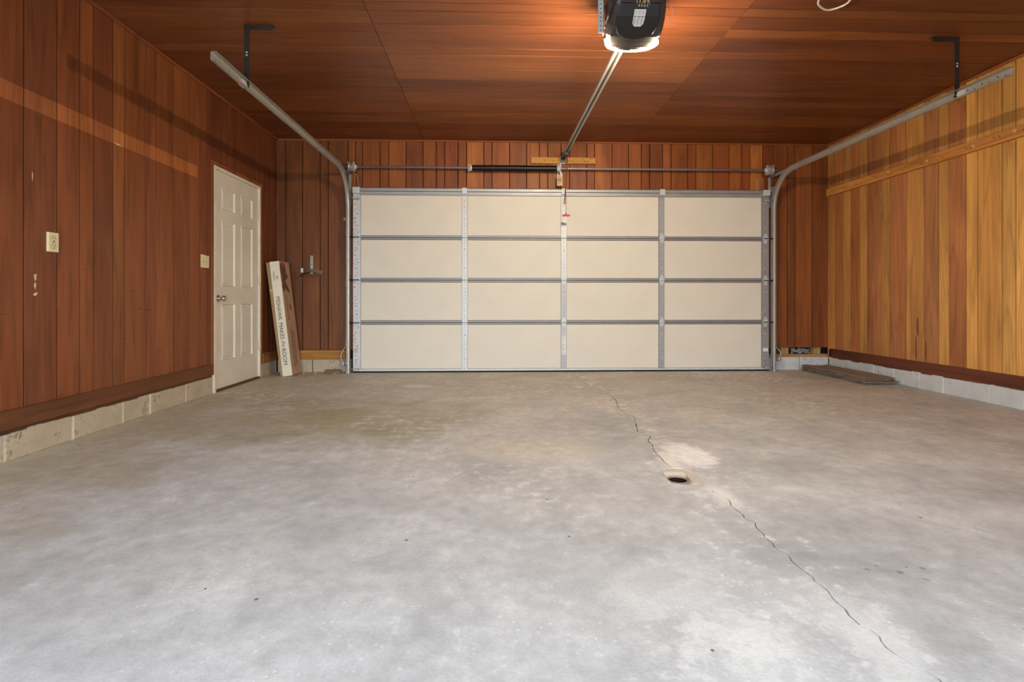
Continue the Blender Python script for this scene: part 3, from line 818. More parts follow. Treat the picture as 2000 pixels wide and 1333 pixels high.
q.build('bottom_channel', M['galv'], d2)
q = MB().rbox((DX0, YF - 0.010, 0.0), (DX1, 6.165, 0.012), 0.003)
q.build('bottom_seal', M['rubber'], d2)
# data sticker, small inside latch
st = box('data_sticker', (0.792, YF - 0.0139, 0.205), (0.846, YF - 0.0131, 0.455), M['paper'], d2)
q = MB(); z = 0.445
while z > 0.215:
    q.box((0.797, YF - 0.0144, z - 0.003), (0.797 + random.uniform(0.02, 0.045), YF - 0.0140, z)); z -= random.choice((0.008, 0.008, 0.018))
tag(q.build('small_print', M['print_grey'], st), kind='stuff')
box('data_sticker', (3.222, YF - 0.0139, 0.235), (3.285, YF - 0.0131, 0.275), M['paper'], d2)
box('data_sticker', (-1.648, YF - 0.0139, 0.235), (-1.60, YF - 0.0131, 0.275), M['sticker_pink'], d2)
MB().rbox((0.793, YF - 0.026, 1.735), (0.815, YF - 0.012, 1.775), 0.003).rbox((0.815, YF - 0.022, 1.738), (0.850, YF - 0.012, 1.762), 0.003).build('latch', M['rail_grey'], d2)

# ------------------------------------------------------------------ door tracks
def track(sg, X, label):
    t = thing('door_track', (X, YF - 0.045, 0), label, 'track', 'galvanised tracks of the overhead door')
    yv, zt, R, ye = YF - 0.045, 2.335, 0.40, (3.20 if sg < 0 else 3.235)
    # channel: u points away from the door, v points towards the room side / downwards along the path
    th = 0.0022
    outer = [(-0.020, 0.027), (-0.006, 0.031), (0.014, 0.027), (0.020, 0.014), (0.020, -0.024), (0.012, -0.032), (-0.016, -0.032)]
    inner = [(-0.016, -0.032 + th), (0.011, -0.032 + th), (0.020 - th, -0.023), (0.020 - th, 0.013), (0.013, 0.027 - th), (-0.006, 0.031 - th), (-0.020, 0.027 - th)]
    prof = outer + inner
    def run(path, name, mat):
        pts, fr = [], []
        for (y, z, a) in path:
            pts.append((X, y, z))
            # a = 0: vertical run, V points at the room (-y); a = 90 deg: horizontal run, V points down
            fr.append(((sg, 0, 0), (0, -math.cos(a), -math.sin(a))))
        MB().sweep(prof, pts, fr).build(name, mat, t)
    run([(yv, 0.0, 0), (yv, zt - R, 0)], 'vertical_rail', M['track'])
    run([(yv - R + R * math.cos(i / 14 * PI / 2), zt - R + R * math.sin(i / 14 * PI / 2), i / 14 * PI / 2) for i in range(15)] + [(ye, zt, PI / 2)], 'horizontal_rail', M['track'])
    # stiffening angle along the horizontal run
    a0 = X + sg * 0.0225
    q = MB()
    q.box((a0, ye + 0.48, zt - 0.012), (a0 + sg * 0.003, yv - R + 0.1, zt + 0.040)).box((a0, ye + 0.48, zt + 0.037), (a0 + sg * 0.028, yv - R + 0.1, zt + 0.040))
    q.build('stiffening_angle', M['track'], t)
    # holes near the free end
    q = MB()
    for k in range(8):
        y = ye + 0.05 + k * 0.055
        q.lathe((X + sg * 0.0178, y, zt + (0.008 if k % 2 else -0.008)), (-sg, 0, 0), [(0, 0.0055), (0.0007, 0.0055)], 8, False)
    tag(q.build('punched_holes', M['slot'], t), kind='stuff')
    # hanger of black angle iron
    hy = 3.63
    def angle(p, q_, r_, e1, e2):
        """L section from p to q with legs along e1 and e2"""
        p, q_ = Vector(p), Vector(q_); e1, e2 = Vector(e1), Vector(e2)
        w, h = r_, 0.004
        poly = [p, p + e1 * w, p + e1 * w + e2 * h, p + e1 * h + e2 * h, p + e1 * h + e2 * w, p + e2 * w]
        return MB().prism(poly, q_ - p)
    hx = X + sg * 0.024
    hz = angle((hx, hy, zt - 0.026), (hx, hy, ZC - 0.001), 0.036, (-sg, 0, 0), (0, 1, 0))
    h = hz.build('hanger_upright', M['iron'], t)
    q = MB()
    for z in (zt, 2.545, 2.535 + 0.03): q.lathe((hx - sg * 0.018, hy, z), (0, -1, 0), [(0, 0.007), (0.004, 0.006)], 8)
    tag(q.build('bolt_heads', M['galv'], h), kind='stuff')
    angle((hx, hy - 0.002, ZC - 0.004), (hx - sg * 0.20, hy - 0.002, ZC - 0.004), 0.036, (0, 0, -1), (0, 1, 0)).build('ceiling_angle', M['iron'], t)
    MB().box((X + sg * 0.004, hy - 0.06, zt - 0.02), (X + sg * 0.030, hy - 0.002, zt + 0.022)).build('splice_clip', M['galv'], t)
    # jamb brackets and flag bracket
    for z in (0.32, 1.02, 1.62):
        MB().box((X + sg * 0.020, yv - 0.012, z), (X + sg * 0.024, YB - 0.001, z + 0.05)).box((X + sg * 0.020, YB - 0.006, z), (X + sg * 0.060, YB - 0.001, z + 0.05)).build('jamb_bracket', M['galv_grey'], t)
    MB().box((X - sg * 0.004, YB - 0.005, 1.98), (X + sg * 0.026, YB - 0.001, 2.44)).box((X + sg * 0.021, yv - 0.01, 1.98), (X + sg * 0.025, YB - 0.001, 2.22)).build('flag_bracket', M['galv_grey'], t)
    p0, p1 = Vector((X + sg * 0.026, 6.12, 2.36)), Vector((X + sg * 0.026, yv - R * 0.62, 2.37))
    MB().box((X + sg * 0.022, yv - R * 0.75, 2.335), (X + sg * 0.028, 6.17, 2.368)).build('brace_strap', M['galv_grey'], t)
    return t
track(-1, -1.705, 'galvanised track curving from floor to ceiling nearest the white side door')
track(1, 3.338, 'galvanised track curving from floor to ceiling beside the golden panelled wall')

# ------------------------------------------------------------------ torsion shaft, spring and drums
ts = thing('torsion_shaft', (0.8, 6.10, 2.41), 'steel torsion shaft with black spring spanning above the overhead door', 'shaft')
MB().cyl((-1.76, 6.10, 2.41), (3.41, 6.10, 2.41), 0.0127, 12).build('shaft', M['galv_grey'], ts)
prof = []; x = -0.27; k = 0
while x < 0.745:
    prof.append((x + 0.27, 0.036 if k % 2 else 0.032)); x += 0.0055; k += 1
MB().lathe((-0.27, 6.10, 2.41), (1, 0, 0), prof, 14).build('spring', M['black'], ts)
MB().lathe((-0.315, 6.10, 2.41), (1, 0, 0), [(0, 0.020), (0.01, 0.028), (0.022, 0.028), (0.024, 0.038), (0.05, 0.036)], 14).box((-0.308, 6.09, 2.368), (-0.294, 6.11, 2.452)).build('winding_cone', M['galv'], ts)
MB().lathe((0.735, 6.10, 2.41), (1, 0, 0), [(0, 0.036), (0.02, 0.040), (0.03, 0.040), (0.04, 0.028), (0.055, 0.024)], 14).build('end_cone', M['galv'], ts)
MB().box((0.770, 6.09, 2.35), (0.776, 6.199, 2.47)).box((0.752, 6.194, 2.33), (0.805, 6.199, 2.485)).box((0.776, 6.075, 2.30), (0.800, 6.082, 2.35)).build('centre_bracket', M['galv'], ts)
for sg, x in ((-1, -1.668), (1, 3.298)):
    q = MB()
    q.lathe((x - 0.030, 6.10, 2.41), (1, 0, 0), [(0, 0.030), (0.0, 0.062), (0.006, 0.066), (0.012, 0.060), (0.018, 0.057), (0.024, 0.060), (0.030, 0.057), (0.036, 0.060), (0.042, 0.058), (0.050, 0.068), (0.056, 0.066), (0.056, 0.058)], 24)
    dr_ = q.build('cable_drum', M['galv_grey'], ts)
    q = MB().lathe((x - sg * 0.028, 6.10, 2.41), (-sg, 0, 0), [(0, 0.030), (0.028, 0.026), (0.030, 0.016)], 14)
    for k in range(5):
        a = 2 * PI * k / 5 + 0.4
        q.box((-0.004, 0, -0.005), (0.004, 0.056, 0.005), Matrix.Translation((x - sg * 0.031, 6.10, 2.41)) @ Matrix.Rotation(a, 4, 'X'))
    q.build('hub', M['galv'], dr_)
    MB().tube([(x + sg * 0.012, 6.042, 2.40), (x + sg * 0.012, 6.085, 2.0), (x + sg * 0.010, 6.098, 0.9), (x + sg * 0.010, 6.098, 0.07)], 0.0016).build('lift_cable', M['cable_steel'], ts)
    MB().box((x + sg * 0.036, 6.06, 2.34), (x + sg * 0.041, YB - 0.001, 2.47)).build('bearing_plate', M['galv_grey'], ts)
# bell wires that run from the shaft bracket to the eyes
def wire(name, pts, r, m, label, cat='wire', group=None):
    o = MB().tube(pts, r).build(name, m)
    return tag(o, label, cat, group)
def smooth(pts, n=8):
    P = [Vector(p) for p in pts]; out = []
    for i in range(len(P) - 1):
        a, b, c, d = P[max(0, i-1)], P[i], P[i+1], P[min(len(P)-1, i+2)]
        for k in range(n):
            t = k / n
            out.append(0.5 * ((2*b) + (c-a)*t + (2*a-5*b+4*c-d)*t*t + (3*b-a-3*c+d)*t**3))
    out.append(P[-1]); return out
wire('bell_wire', smooth([(-1.70, YB - 0.004, 0.60), (-1.655, YB - 0.004, 1.9), (-1.655, YB - 0.004, 2.10), (-1.655, YB - 0.004, 2.33), (-1.635, YB - 0.004, 2.335), (-1.62, YB - 0.005, 2.27), (-1.612, YB - 0.005, 2.20), (-1.618, YB - 0.02, 2.16)]), 0.0028, M['rust_wire'], 'thin tan bell wire looping under the drum nearest the white side door')
wire('bell_wire', [(3.165, YB - 0.004, 2.13), (3.185, YB - 0.004, 2.15), (3.182, YB - 0.004, 2.335), (3.20, YB - 0.004, 2.34), (3.196, YB - 0.004, 2.15), (3.20, YB - 0.004, 2.15), (3.198, YB - 0.004, 2.336), (3.27, YB - 0.004, 2.336), (3.275, YB - 0.004, 2.15), (3.22, YB - 0.004, 2.142)], 0.0028, M['rust_wire'], 'thin tan bell wire stapled in a square under the drum nearest the golden wall')

hb = board('mounting_board', (0,-1,0), (1,0,0), (0,0,1), (0, YB - 0.0005, 0), 0.437, 1.206, 2.486, 2.560, 0.036, M['board_x'], None, vary((206, 148, 72), 0))
tag(hb, 'short yellow pine board screwed flat above the torsion spring', 'board')
q = MB()
for (x, z) in ((0.60, 2.525), (0.70, 2.522), (1.06, 2.54), (1.085, 2.515), (1.12, 2.512), (1.15, 2.545)): q.lathe((x, YB - 0.0365, z), (0, -1, 0), [(0, 0.008), (0.0006, 0.006)], 9, False)
tag(q.build('knots', plain('pine_knot', (140, 82, 36), 0.7), hb), kind='stuff')

# warning tag
wt = thing('warning_tag', (0.765, 6.06, 2.19), 'buff card tag with a dark printed square hanging under the spring', 'tag')
MB().rbox((0.733, 6.058, 2.197), (0.800, 6.0605, 2.322), 0.001).build('card', M['tag_card'], wt)
box('dark_print', (0.740, 6.0568, 2.243), (0.786, 6.0578, 2.287), M['print_grey'], wt)
q = MB()
for z in (2.297, 2.305, 2.228, 2.218): q.box((0.743, 6.0568, z), (0.743 + random.uniform(0.02, 0.035), 6.0578, z + 0.003))
tag(q.build('small_print', M['red_ink'], wt), kind='stuff')
MB().tube([(0.770, 6.059, 2.318), (0.780, 6.07, 2.34), (0.785, 6.079, 2.352)], 0.002).build('tie', M['tag_card'], wt)

# ------------------------------------------------------------------ opener with its rail
op = thing('garage_door_opener', (0.845, 3.12, 2.43), 'charcoal ceiling opener unit with glowing lens and long steel rail', 'opener')
OX = 0.845
stn = [(2.955, 2.578, 0.140), (2.965, 2.560, 0.150), (3.0, 2.528, 0.160), (3.06, 2.487, 0.172), (3.12, 2.458, 0.177), (3.17, 2.446, 0.166), (3.21, 2.440, 0.142), (3.238, 2.438, 0.105), (3.252, 2.438, 0.060)]
q = MB(); vs = []; fs = []
for (y, z, w) in stn:
    ct_ = 2.635
    vs += [(OX - w, y, ct_), (OX - w, y, z + 0.045), (OX - w * 0.94, y, z + 0.014), (OX - w * 0.80, y, z), (OX, y, z - 0.004), (OX + w * 0.80, y, z), (OX + w * 0.94, y, z + 0.014), (OX + w, y, z + 0.045), (OX + w, y, ct_)]
n = 9
for i in range(len(stn) - 1):
    for k in range(n):
        k2 = (k + 1) % n
        fs.append((i*n+k, i*n+k2, (i+1)*n+k2, (i+1)*n+k))
fs.append(tuple(range(n))); fs.append(tuple(range((len(stn)-1)*n, len(stn)*n))[::-1])
q.add(vs, fs)
hs = q.build('housing', M['housing'], op)
# raised darker cover over the rear of the underside with a curved edge
q = MB(); vs, fs = [], []
cov = [(2.956, 2.574, 0.118), (3.0, 2.524, 0.125), (3.05, 2.489, 0.128), (3.09, 2.466, 0.110), (3.115, 2.455, 0.065), (3.122, 2.452, 0.02)]
for (y, z, w) in cov: vs += [(OX + w * t, y, z - 0.008 + (0.004 if abs(t) == 1 else 0)) for t in (-1, -0.92, -0.5, 0, 0.5, 0.92, 1)]
for i in range(len(cov) - 1):
    for k in range(6): fs.append((i*7+k, i*7+k+1, i*7+k+8, i*7+k+7))
nv = len(vs); vs += [(x, y, z + 0.02) for (x, y, z) in vs]
for i in range(len(cov) - 1):
    fs.append((i*7, (i+1)*7, nv + (i+1)*7, nv + i*7)); fs.append((i*7+6, nv + i*7+6, nv + (i+1)*7+6, (i+1)*7+6))
for k in range(6):
    fs.append((k, nv + k, nv + k + 1, k + 1)); e = (len(cov)-1)*7
    fs.append((e+k, e+k+1, nv+e+k+1, nv+e+k))
q.add(vs, fs)
q.build('rear_cover', M['housing_dark'], op)
# label panel
def under(t, y):
    for (a, b_) in zip(cov, cov[1:]):
        if a[0] <= y <= b_[0]:
            k = (y - a[0]) / (b_[0] - a[0]); return a[1] + (b_[1] - a[1]) * k - 0.0095
q = MB()
ly = [2.975, 2.995, 3.015, 3.035, 3.048]; lw = [0.034, 0.034, 0.034, 0.032, 0.018]
LX = OX + 0.002
vs = []
for y, w in zip(ly, lw): vs += [(LX - w, y, under(0, y)), (LX + w, y, under(0, y))]
q.add(vs, [(2*i, 2*i+1, 2*i+3, 2*i+2) for i in range(4)])
lb = q.build('rating_label', M['paper'], op)
q = MB()
for y in (2.981, 2.988, 3.0, 3.004, 3.012, 3.017, 3.022, 3.028, 3.034):
    z = under(0, y) - 0.0008
    for k in range(3):
        x0 = LX - 0.03 + k * 0.021
        q.add([(x0, y, z), (x0 + random.uniform(0.008, 0.017), y, z), (x0 + random.uniform(0.008, 0.017), y + 0.0025, under(0, y + 0.0025) - 0.0008), (x0, y + 0.0025, under(0, y + 0.0025) - 0.0008)], [(0, 1, 2, 3)])
tag(q.build('small_print', M['print_grey'], lb), kind='stuff')
q = MB()
for k in range(4): q.lathe((OX - 0.01 + k * 0.016, 2.963, 2.558), (0, -0.6, -0.8), [(0, 0.005), (0.006, 0.004)], 8)
tag(q.build('terminal_screws', M['galv'], op), kind='stuff')
q = MB()
for k in range(7):
    a = OX - 0.02 + k * 0.012
    q.tube(smooth([(a, 2.96, 2.562), (a + random.uniform(-.02, .02), 2.95, 2.60), (a + random.uniform(-.03, .03), 2.97, 2.65), (OX + 0.02 + random.uniform(-.02, .02), 3.0, 2.74)], 5), 0.0022, 5)
tag(q.build('bell_wires', M['tag_card'], op), kind='stuff')
MB().tube(smooth([(OX + 0.10, 2.97, 2.57), (OX + 0.16, 2.985, 2.585), (OX + 0.205, 3.02, 2.575), (OX + 0.212, 3.04, 2.55), (OX + 0.200, 3.05, 2.535), (OX + 0.206, 3.06, 2.51), (OX + 0.228, 3.065, 2.505)]), 0.0016, 5).build('antenna_wire', plain('violet_wire', (170, 140, 170), 0.5), op)
# light strip round the front
q = MB(); vs, fs = [], []
arc = [(-0.166, 3.165), (-0.158, 3.195), (-0.138, 3.228), (-0.105, 3.252), (-0.06, 3.267), (0.0, 3.272), (0.06, 3.267), (0.105, 3.252), (0.138, 3.228), (0.158, 3.195), (0.166, 3.165)]
pr = [(0.12, 2.450), (0.135, 2.439), (0.17, 2.435), (0.20, 2.441), (0.20, 2.462), (0.16, 2.464), (0.12, 2.464)]
for (dx, y) in arc:
    for (o_, z) in pr:
        k = 1 + 0.09 * (o_ / 0.2 - 1) if o_ < 0.2 else 1
        vs.append((OX + dx * (1 + (o_ - 0.2) * 0.55), 3.12 + (y - 3.12) * (1 + (o_ - 0.2) * 0.9), z))
n = len(pr)
for i in range(len(arc) - 1):
    for k in range(n): fs.append((i*n+k, i*n+(k+1) % n, (i+1)*n+(k+1) % n, (i+1)*n+k))
fs.append(tuple(range(n))); fs.append(tuple(range((len(arc)-1)*n, len(arc)*n))[::-1])
q.add(vs, fs)
q.build('light_lens', M['lens'], op)
q = MB(); vs, fs = [], []  # added cap above the lens, blocks light from the ceiling close by
pr = [(0.04, 2.4645), (0.26, 2.4645), (0.27, 2.472), (0.22, 2.484), (0.04, 2.492)]
for (dx, y) in arc:
    for (o_, z) in pr: vs.append((OX + dx * (1 + (o_ - 0.2) * 0.55), 3.12 + (y - 3.12) * (1 + (o_ - 0.2) * 0.9), z))
n = len(pr); fs = []
for i in range(len(arc) - 1):
    for k in range(n): fs.append((i*n+k, i*n+(k+1) % n, (i+1)*n+(k+1) % n, (i+1)*n+k))
fs.append(tuple(range(n))); fs.append(tuple(range((len(arc)-1)*n, len(arc)*n))[::-1])
q.add(vs, fs).build('lens_light_shield', M['housing'], op)
# small makers plate on the flank
MB().box((OX - 0.1795, 3.03, 2.50), (OX - 0.177, 3.11, 2.515), Matrix.Translation((0.003, 0, 0.02))).build('name_plate', M['paper'], op)
# punched angle brackets up to the ceiling
for sx_ in (-1, 1):
    x = OX - 0.188 if sx_ < 0 else OX + 0.10
    zb_ = 2.458 if sx_ < 0 else 2.637
    q = MB().box((x, 3.085, zb_), (x + sx_ * 0.036, 3.088, ZC)).box((x, 3.085, zb_), (x + sx_ * 0.003, 3.12, ZC))
    if sx_ > 0:
        q.build('hanging_bracket', M['galv'], op); break
    b_ = q.build('hanging_bracket', M['galv'], op)
    q = MB()
    for k in range(11): q.lathe((x + sx_ * 0.020, 3.0845, 2.475 + k * 0.026), (0, -1, 0), [(0, 0.004), (0.0006, 0.004)], 6, False)
    tag(q.build('punched_holes', M['slot'], b_), kind='stuff')
    q = MB()
    for z in (2.50, 2.555): q.cyl((x + sx_ * 0.004, 3.10, z), (x - sx_ * 0.016, 3.10, z), 0.005, 8)
    tag(q.build('bolts', M['chrome'], op), kind='stuff')
# rail, header bracket, trolley, arm, release cord
def bar(q, p, r_, w, h):
    p, r_ = Vector(p), Vector(r_); d = r_ - p; side_ = d.cross(Vector((0, 0, 1))).normalized() * w / 2; up = Vector((0, 0, h))
    q.prism([p - side_, p + side_, p + side_ + up, p - side_ + up], d)
q = MB()
A, B = (0.838, 3.25, 2.522), (0.806, 6.05, 2.522)
bar(q, (0.838, 3.25, 2.530), (0.806, 6.05, 2.530), 0.034, 0.034)
for dx in (-0.020, 0.020): bar(q, (A[0] + dx, A[1], A[2]), (B[0] + dx, B[1], B[2]), 0.014, 0.010)
q.build('drive_rail', M['track'], op)
q = MB(); bar(q, (0.838, 3.26, 2.519), (0.806, 6.03, 2.519), 0.007, 0.008); q.build('drive_chain', M['iron'], op)
MB().rbox((0.782, 5.99, 2.505), (0.832, 6.07, 2.572), 0.004).build('rail_end', M['rubber'], op)
MB().box((0.786, 6.05, 2.49), (0.790, 6.164, 2.56)).box((0.826, 6.05, 2.49), (0.830, 6.164, 2.56)).box((0.780, 6.158, 2.482), (0.836, 6.1635, 2.566)).build('header_bracket', M['galv'], op)
MB().rbox((0.786, 5.80, 2.488), (0.836, 5.92, 2.522), 0.004).build('trolley', M['housing_dark'], op)
MB().box((0.822, 5.845, 2.32), (0.832, 5.875, 2.50)).prism([(0.824, 5.845, 2.36), (0.824, 5.875, 2.36), (0.824, 6.085, 2.03), (0.824, 6.055, 2.02)], (0.006, 0, 0)).build('door_arm', plain('rusty_arm', (104, 66, 46), 0.6, 0.3), op)
cd_ = MB().tube([(0.812, 5.86, 2.49), (0.812, 5.862, 2.2), (0.813, 5.86, 1.83)], 0.0028).build('release_cord', M['red_ink'], op)
q = MB()
q.rbox((0.770, 5.848, 1.806), (0.858, 5.872, 1.826), 0.007).rbox((0.803, 5.850, 1.822), (0.823, 5.870, 1.842), 0.005)
q.build('release_handle', M['red'], cd_)
MB().lathe((0.826, 6.068, 2.005), (0, -1, 0), [(0, 0.014), (0.03, 0.012), (0.034, 0.006)], 10).build('arm_pin', M['tag_card'], op)

# ------------------------------------------------------------------ wall plates
oz, oy = 1.189, 3.088
ot = thing('wall_outlet', (XL, oy, 1.132), 'ivory duplex power outlet on the dark left panelling', 'outlet')
MB().rbox((XL, oy - 0.037, 1.132), (XL + 0.014, oy + 0.037, 1.246), 0.004).build('cover_plate', M['ivory'], ot)
for z in (1.168, 1.210):
    rc = MB().lathe((XL + 0.0135, oy, z), (1, 0, 0), [(0, 0.0175), (0.0025, 0.0168)], 18, False).build('receptacle', M['ivory'], ot)
    q = MB().box((XL + 0.0158, oy - 0.009, z - 0.002), (XL + 0.0166, oy - 0.006, z + 0.009)).box((XL + 0.0158, oy + 0.006, z - 0.002), (XL + 0.0166, oy + 0.009, z + 0.009)).lathe((XL + 0.0158, oy, z - 0.010), (1, 0, 0), [(0, 0.0035), (0.0008, 0.0035)], 8, False)
    tag(q.build('slots', M['slot'], rc), kind='stuff')
    q = MB()
    vs = []
    for k in range(18):
        a = 2 * PI * k / 18; vs += [(XL + 0.0142, oy + 0.0176 * math.cos(a), z + 0.0176 * math.sin(a)), (XL + 0.0142, oy + 0.0195 * math.cos(a), z + 0.0195 * math.sin(a))]
    q.add(vs, [(2*k, 2*k+1, (2*k+3) % 36, (2*k+2) % 36) for k in range(18)]).build('painted_gap_shade', M['slot'], rc)  # flat dark ring painting the shade of the gap round the socket
MB().lathe((XL + 0.0138, oy, 1.189), (1, 0, 0), [(0, 0.003), (0.001, 0.0025)], 8).build('screw', M['slot'], ot)
sy = 4.675
sw = thing('light_switch', (XL, sy, 1.14), 'ivory double toggle switch plate with chipped corner beside the white door', 'switch')
q = MB()
pts = [(-0.060, 1.140), (0.060, 1.140), (0.060, 1.250), (0.040, 1.250), (0.026, 1.232), (0.010, 1.252), (-0.060, 1.254)]
q.prism([(XL, sy + a, z) for a, z in pts], (0.006, 0, 0))
q.build('cover_plate', M['ivory'], sw)
for dy in (-0.023, 0.023):
    tg = MB().box((XL + 0.006, sy + dy - 0.005, 1.184), (XL + 0.0066, sy + dy + 0.005, 1.208)).build('toggle_slot', M['slot'], sw)
    MB().box((XL + 0.004, sy + dy - 0.0035, 1.192), (XL + 0.018, sy + dy + 0.0035, 1.202), Matrix.Translation((0, 0, 0.001))).build('toggle', M['ivory'], tg)
    for z in (1.166, 1.226): MB().lathe((XL + 0.006, sy + dy, z), (1, 0, 0), [(0, 0.003), (0.001, 0.0025)], 8).build('screw', M['slot'], sw)

# ------------------------------------------------------------------ pine rail on the right wall
pr_ = board('wall_rail', (-1,0,0), (0,1,0), (0,0,1), (XR - 0.0005, 0, 0), 1.4, 6.19, 2.118, 2.205, 0.036, M['board_y'], None, vary((200, 134, 66), 0))
tag(pr_, 'long yellow pine rail with old nail cuts on the golden panelling', 'board')
q = MB(); y = 6.08
while y > 1.5:
    for k in range(random.choice((1, 2, 2))):
        yy = y - k * 0.045; zz = random.uniform(2.145, 2.185); a = random.uniform(0.5, 0.9)
        Mx = Matrix.Translation((XR - 0.0367, yy, zz)) @ Matrix.Rotation(a, 4, 'X')
        q.box((-0.0005, -0.020, -0.0022), (0.0008, 0.020, 0.0022), Mx)
    y -= random.uniform(0.17, 0.26)
tag(q.build('nail_cuts', plain('dark_nail_cut', (112, 62, 28), 0.8), pr_), kind='stuff')
q = MB()
for yy in (5.75, 5.2, 4.72, 4.25, 3.9):
    q.lathe((XR - 0.0365, yy, random.uniform(2.15, 2.18)), (-1, 0, 0), [(0, 0.016), (0.0005, 0.012)], 10, False)
tag(q.build('knots', plain('pale_knot', (214, 160, 92), 0.7), pr_), kind='stuff')

# ------------------------------------------------------------------ hose hanger on the back wall
hh = thing('hose_hanger', (-2.165, YB, 1.10), 'bent sheet metal hose hanger on the back panelling above the cartons', 'hanger')
q = MB().rbox((-2.180, YB - 0.004, 1.16), (-2.148, YB - 0.0005, 1.378), 0.001)
q.build('strap', M['track'], hh)
q = MB()
for z in (1.36, 1.335, 1.30, 1.27): q.lathe((-2.164, YB - 0.004, z), (0, -1, 0), [(0, 0.005), (0.0007, 0.005)], 8, False)
tag(q.build('punched_holes', M['slot'], hh), kind='stuff')
vs, fs = [], []
nx = 14
for i in range(nx + 1):
    t = i / nx * 2 - 1
    x = -2.165 + t * 0.145
    z = 1.195 - 0.055 * t * t + 0.018 * t
    for (dy, dz) in ((-0.001, 0.030), (-0.05, 0.012), (-0.105, -0.010), (-0.122, -0.012), (-0.124, -0.014), (-0.105, -0.013), (-0.05, 0.009), (-0.001, 0.027)):
        vs.append((x, YB + dy, z + dz))
for i in range(nx):
    for k in range(8): fs.append((i*8+k, i*8+(k+1) % 8, i*8+8+(k+1) % 8, i*8+8+k))
fs.append(tuple(range(8))); fs.append(tuple(range(nx*8, nx*8+8))[::-1])
MB().add(vs, fs, False).build('saddle', M['track'], hh)
MB().box((-2.245, YB - 0.128, 1.172), (-2.218, YB - 0.124, 1.222), Matrix.Translation((0, 0, 0))).build('lip', M['galv'], hh)

# ------------------------------------------------------------------ cartons leaning in the corner
def carton(x0, wdt, ya, yb, H, lean, lean_y=0.0):
    """returns function mapping local (s across, t depth, h height) to world, leaning towards -x"""
    a = math.atan2(lean, H)
    c_, s_ = math.cos(a), math.sin(a)
    def P(s, t, h): return Vector((x0 + s * c_ - h * s_, ya + t + lean_y * h, max(0.0, s * s_) + h * c_ if False else s * s_ + h * c_))
    return P
def hexa(P, W_, D, H):
    vs = [P(0,0,0), P(W_,0,0), P(W_,D,0), P(0,D,0), P(0,0,H), P(W_,0,H), P(W_,D,H), P(0,D,H)]
    return vs, [(0,3,2,1),(4,5,6,7),(0,1,5,4),(1,2,6,5),(2,3,7,6),(3,0,4,7)]
def text_polys(body, size, bold=0.0, shear=0.0):
    cu = bpy.data.curves.new('t', 'FONT'); cu.body = body; cu.size = size; cu.offset = bold; cu.shear = shear; cu.resolution_u = 3
    ob = bpy.data.objects.new('t', cu)
    me = bpy.data.meshes.new_from_object(ob)
    vs = [v.co.copy() for v in me.vertices]; fs = [tuple(p.vertices) for p in me.polygons]
    bpy.data.objects.remove(ob); bpy.data.curves.remove(cu); bpy.data.meshes.remove(me)
    return vs, fs
wc = thing('flooring_carton', (-2.31, 5.98, 0), 'tall white flooring carton with dark lettering leaning in the corner', 'carton')
WC, WD, WH = 0.104, 0.275, 1.285
Pw = carton(-2.356, WC, 5.842, 6.12, WH, 0.150)
vs, fs = hexa(Pw, WC, WD, WH)
MB().add(vs, fs).build('carton_body', M['carton_white'], wc)
q = MB(); e = 0.0012
q.add([Pw(WC + e, 0.002, 0.001), Pw(WC + e, WD, 0.001), Pw(WC + e, WD, WH), Pw(WC + e, 0.002, WH)], [(0, 1, 2, 3)])
q.build('printed_side', M['carton_pink'], wc)
q = MB(); q.add([Pw(0.003, 0.004, WH + e), Pw(WC - 0.003, 0.004, WH + e), Pw(WC - 0.003, WD - 0.004, WH + e), Pw(0.003, WD - 0.004, WH + e)], [(0, 1, 2, 3)]); q.build('end_flap', M['kraft'], wc)
def letter(body, size, s0, h0, m, face='front', width=None, bold=0.0, shear=0.0, length=None, name='lettering'):
    """text running down the carton; s0 = baseline offset, h0 = height at which it starts"""
    vs, fs = text_polys(body, size, bold, shear)
    if length:
        w = max(v.x for v in vs) - min(v.x for v in vs); k = length / w
    else: k = 1
    out = []
    for v in vs:
        u, w = v.x * k, v.y
        out.append(Pw(s0 + w, -e * 1.5, h0 - u) if face == 'front' else Pw(WC + e * 2.2, s0 + w, h0 - u))
    return MB().add(out, fs).build(name, m, wc)
# on the white edge, reading downwards
letter('MOHAWK', 0.064, 0.024, 0.893, M['ink'], length=0.262)
letter('MAKES', 0.064, 0.024, 0.600, M['ink'], length=0.180)
letter('the', 0.060, 0.030, 0.402, M['red_ink'], length=0.070, shear=0.3)
letter('ROOM', 0.064, 0.024, 0.312, M['ink'], length=0.180)
letter('MOHAWK', 0.030, 0.024, 1.175, M['ink'], length=0.105)
for k in range(3):
    q = MB(); h = 1.122 - k * 0.013
    q.add([Pw(0.056, -e * 1.5, h), Pw(0.062, -e * 1.5, h + 0.006), Pw(0.078, -e * 1.5, h - 0.010), Pw(0.076, -e * 1.5, h - 0.014)], [(0, 1, 2, 3)])
    q.build('swash', M['red_ink'], wc)
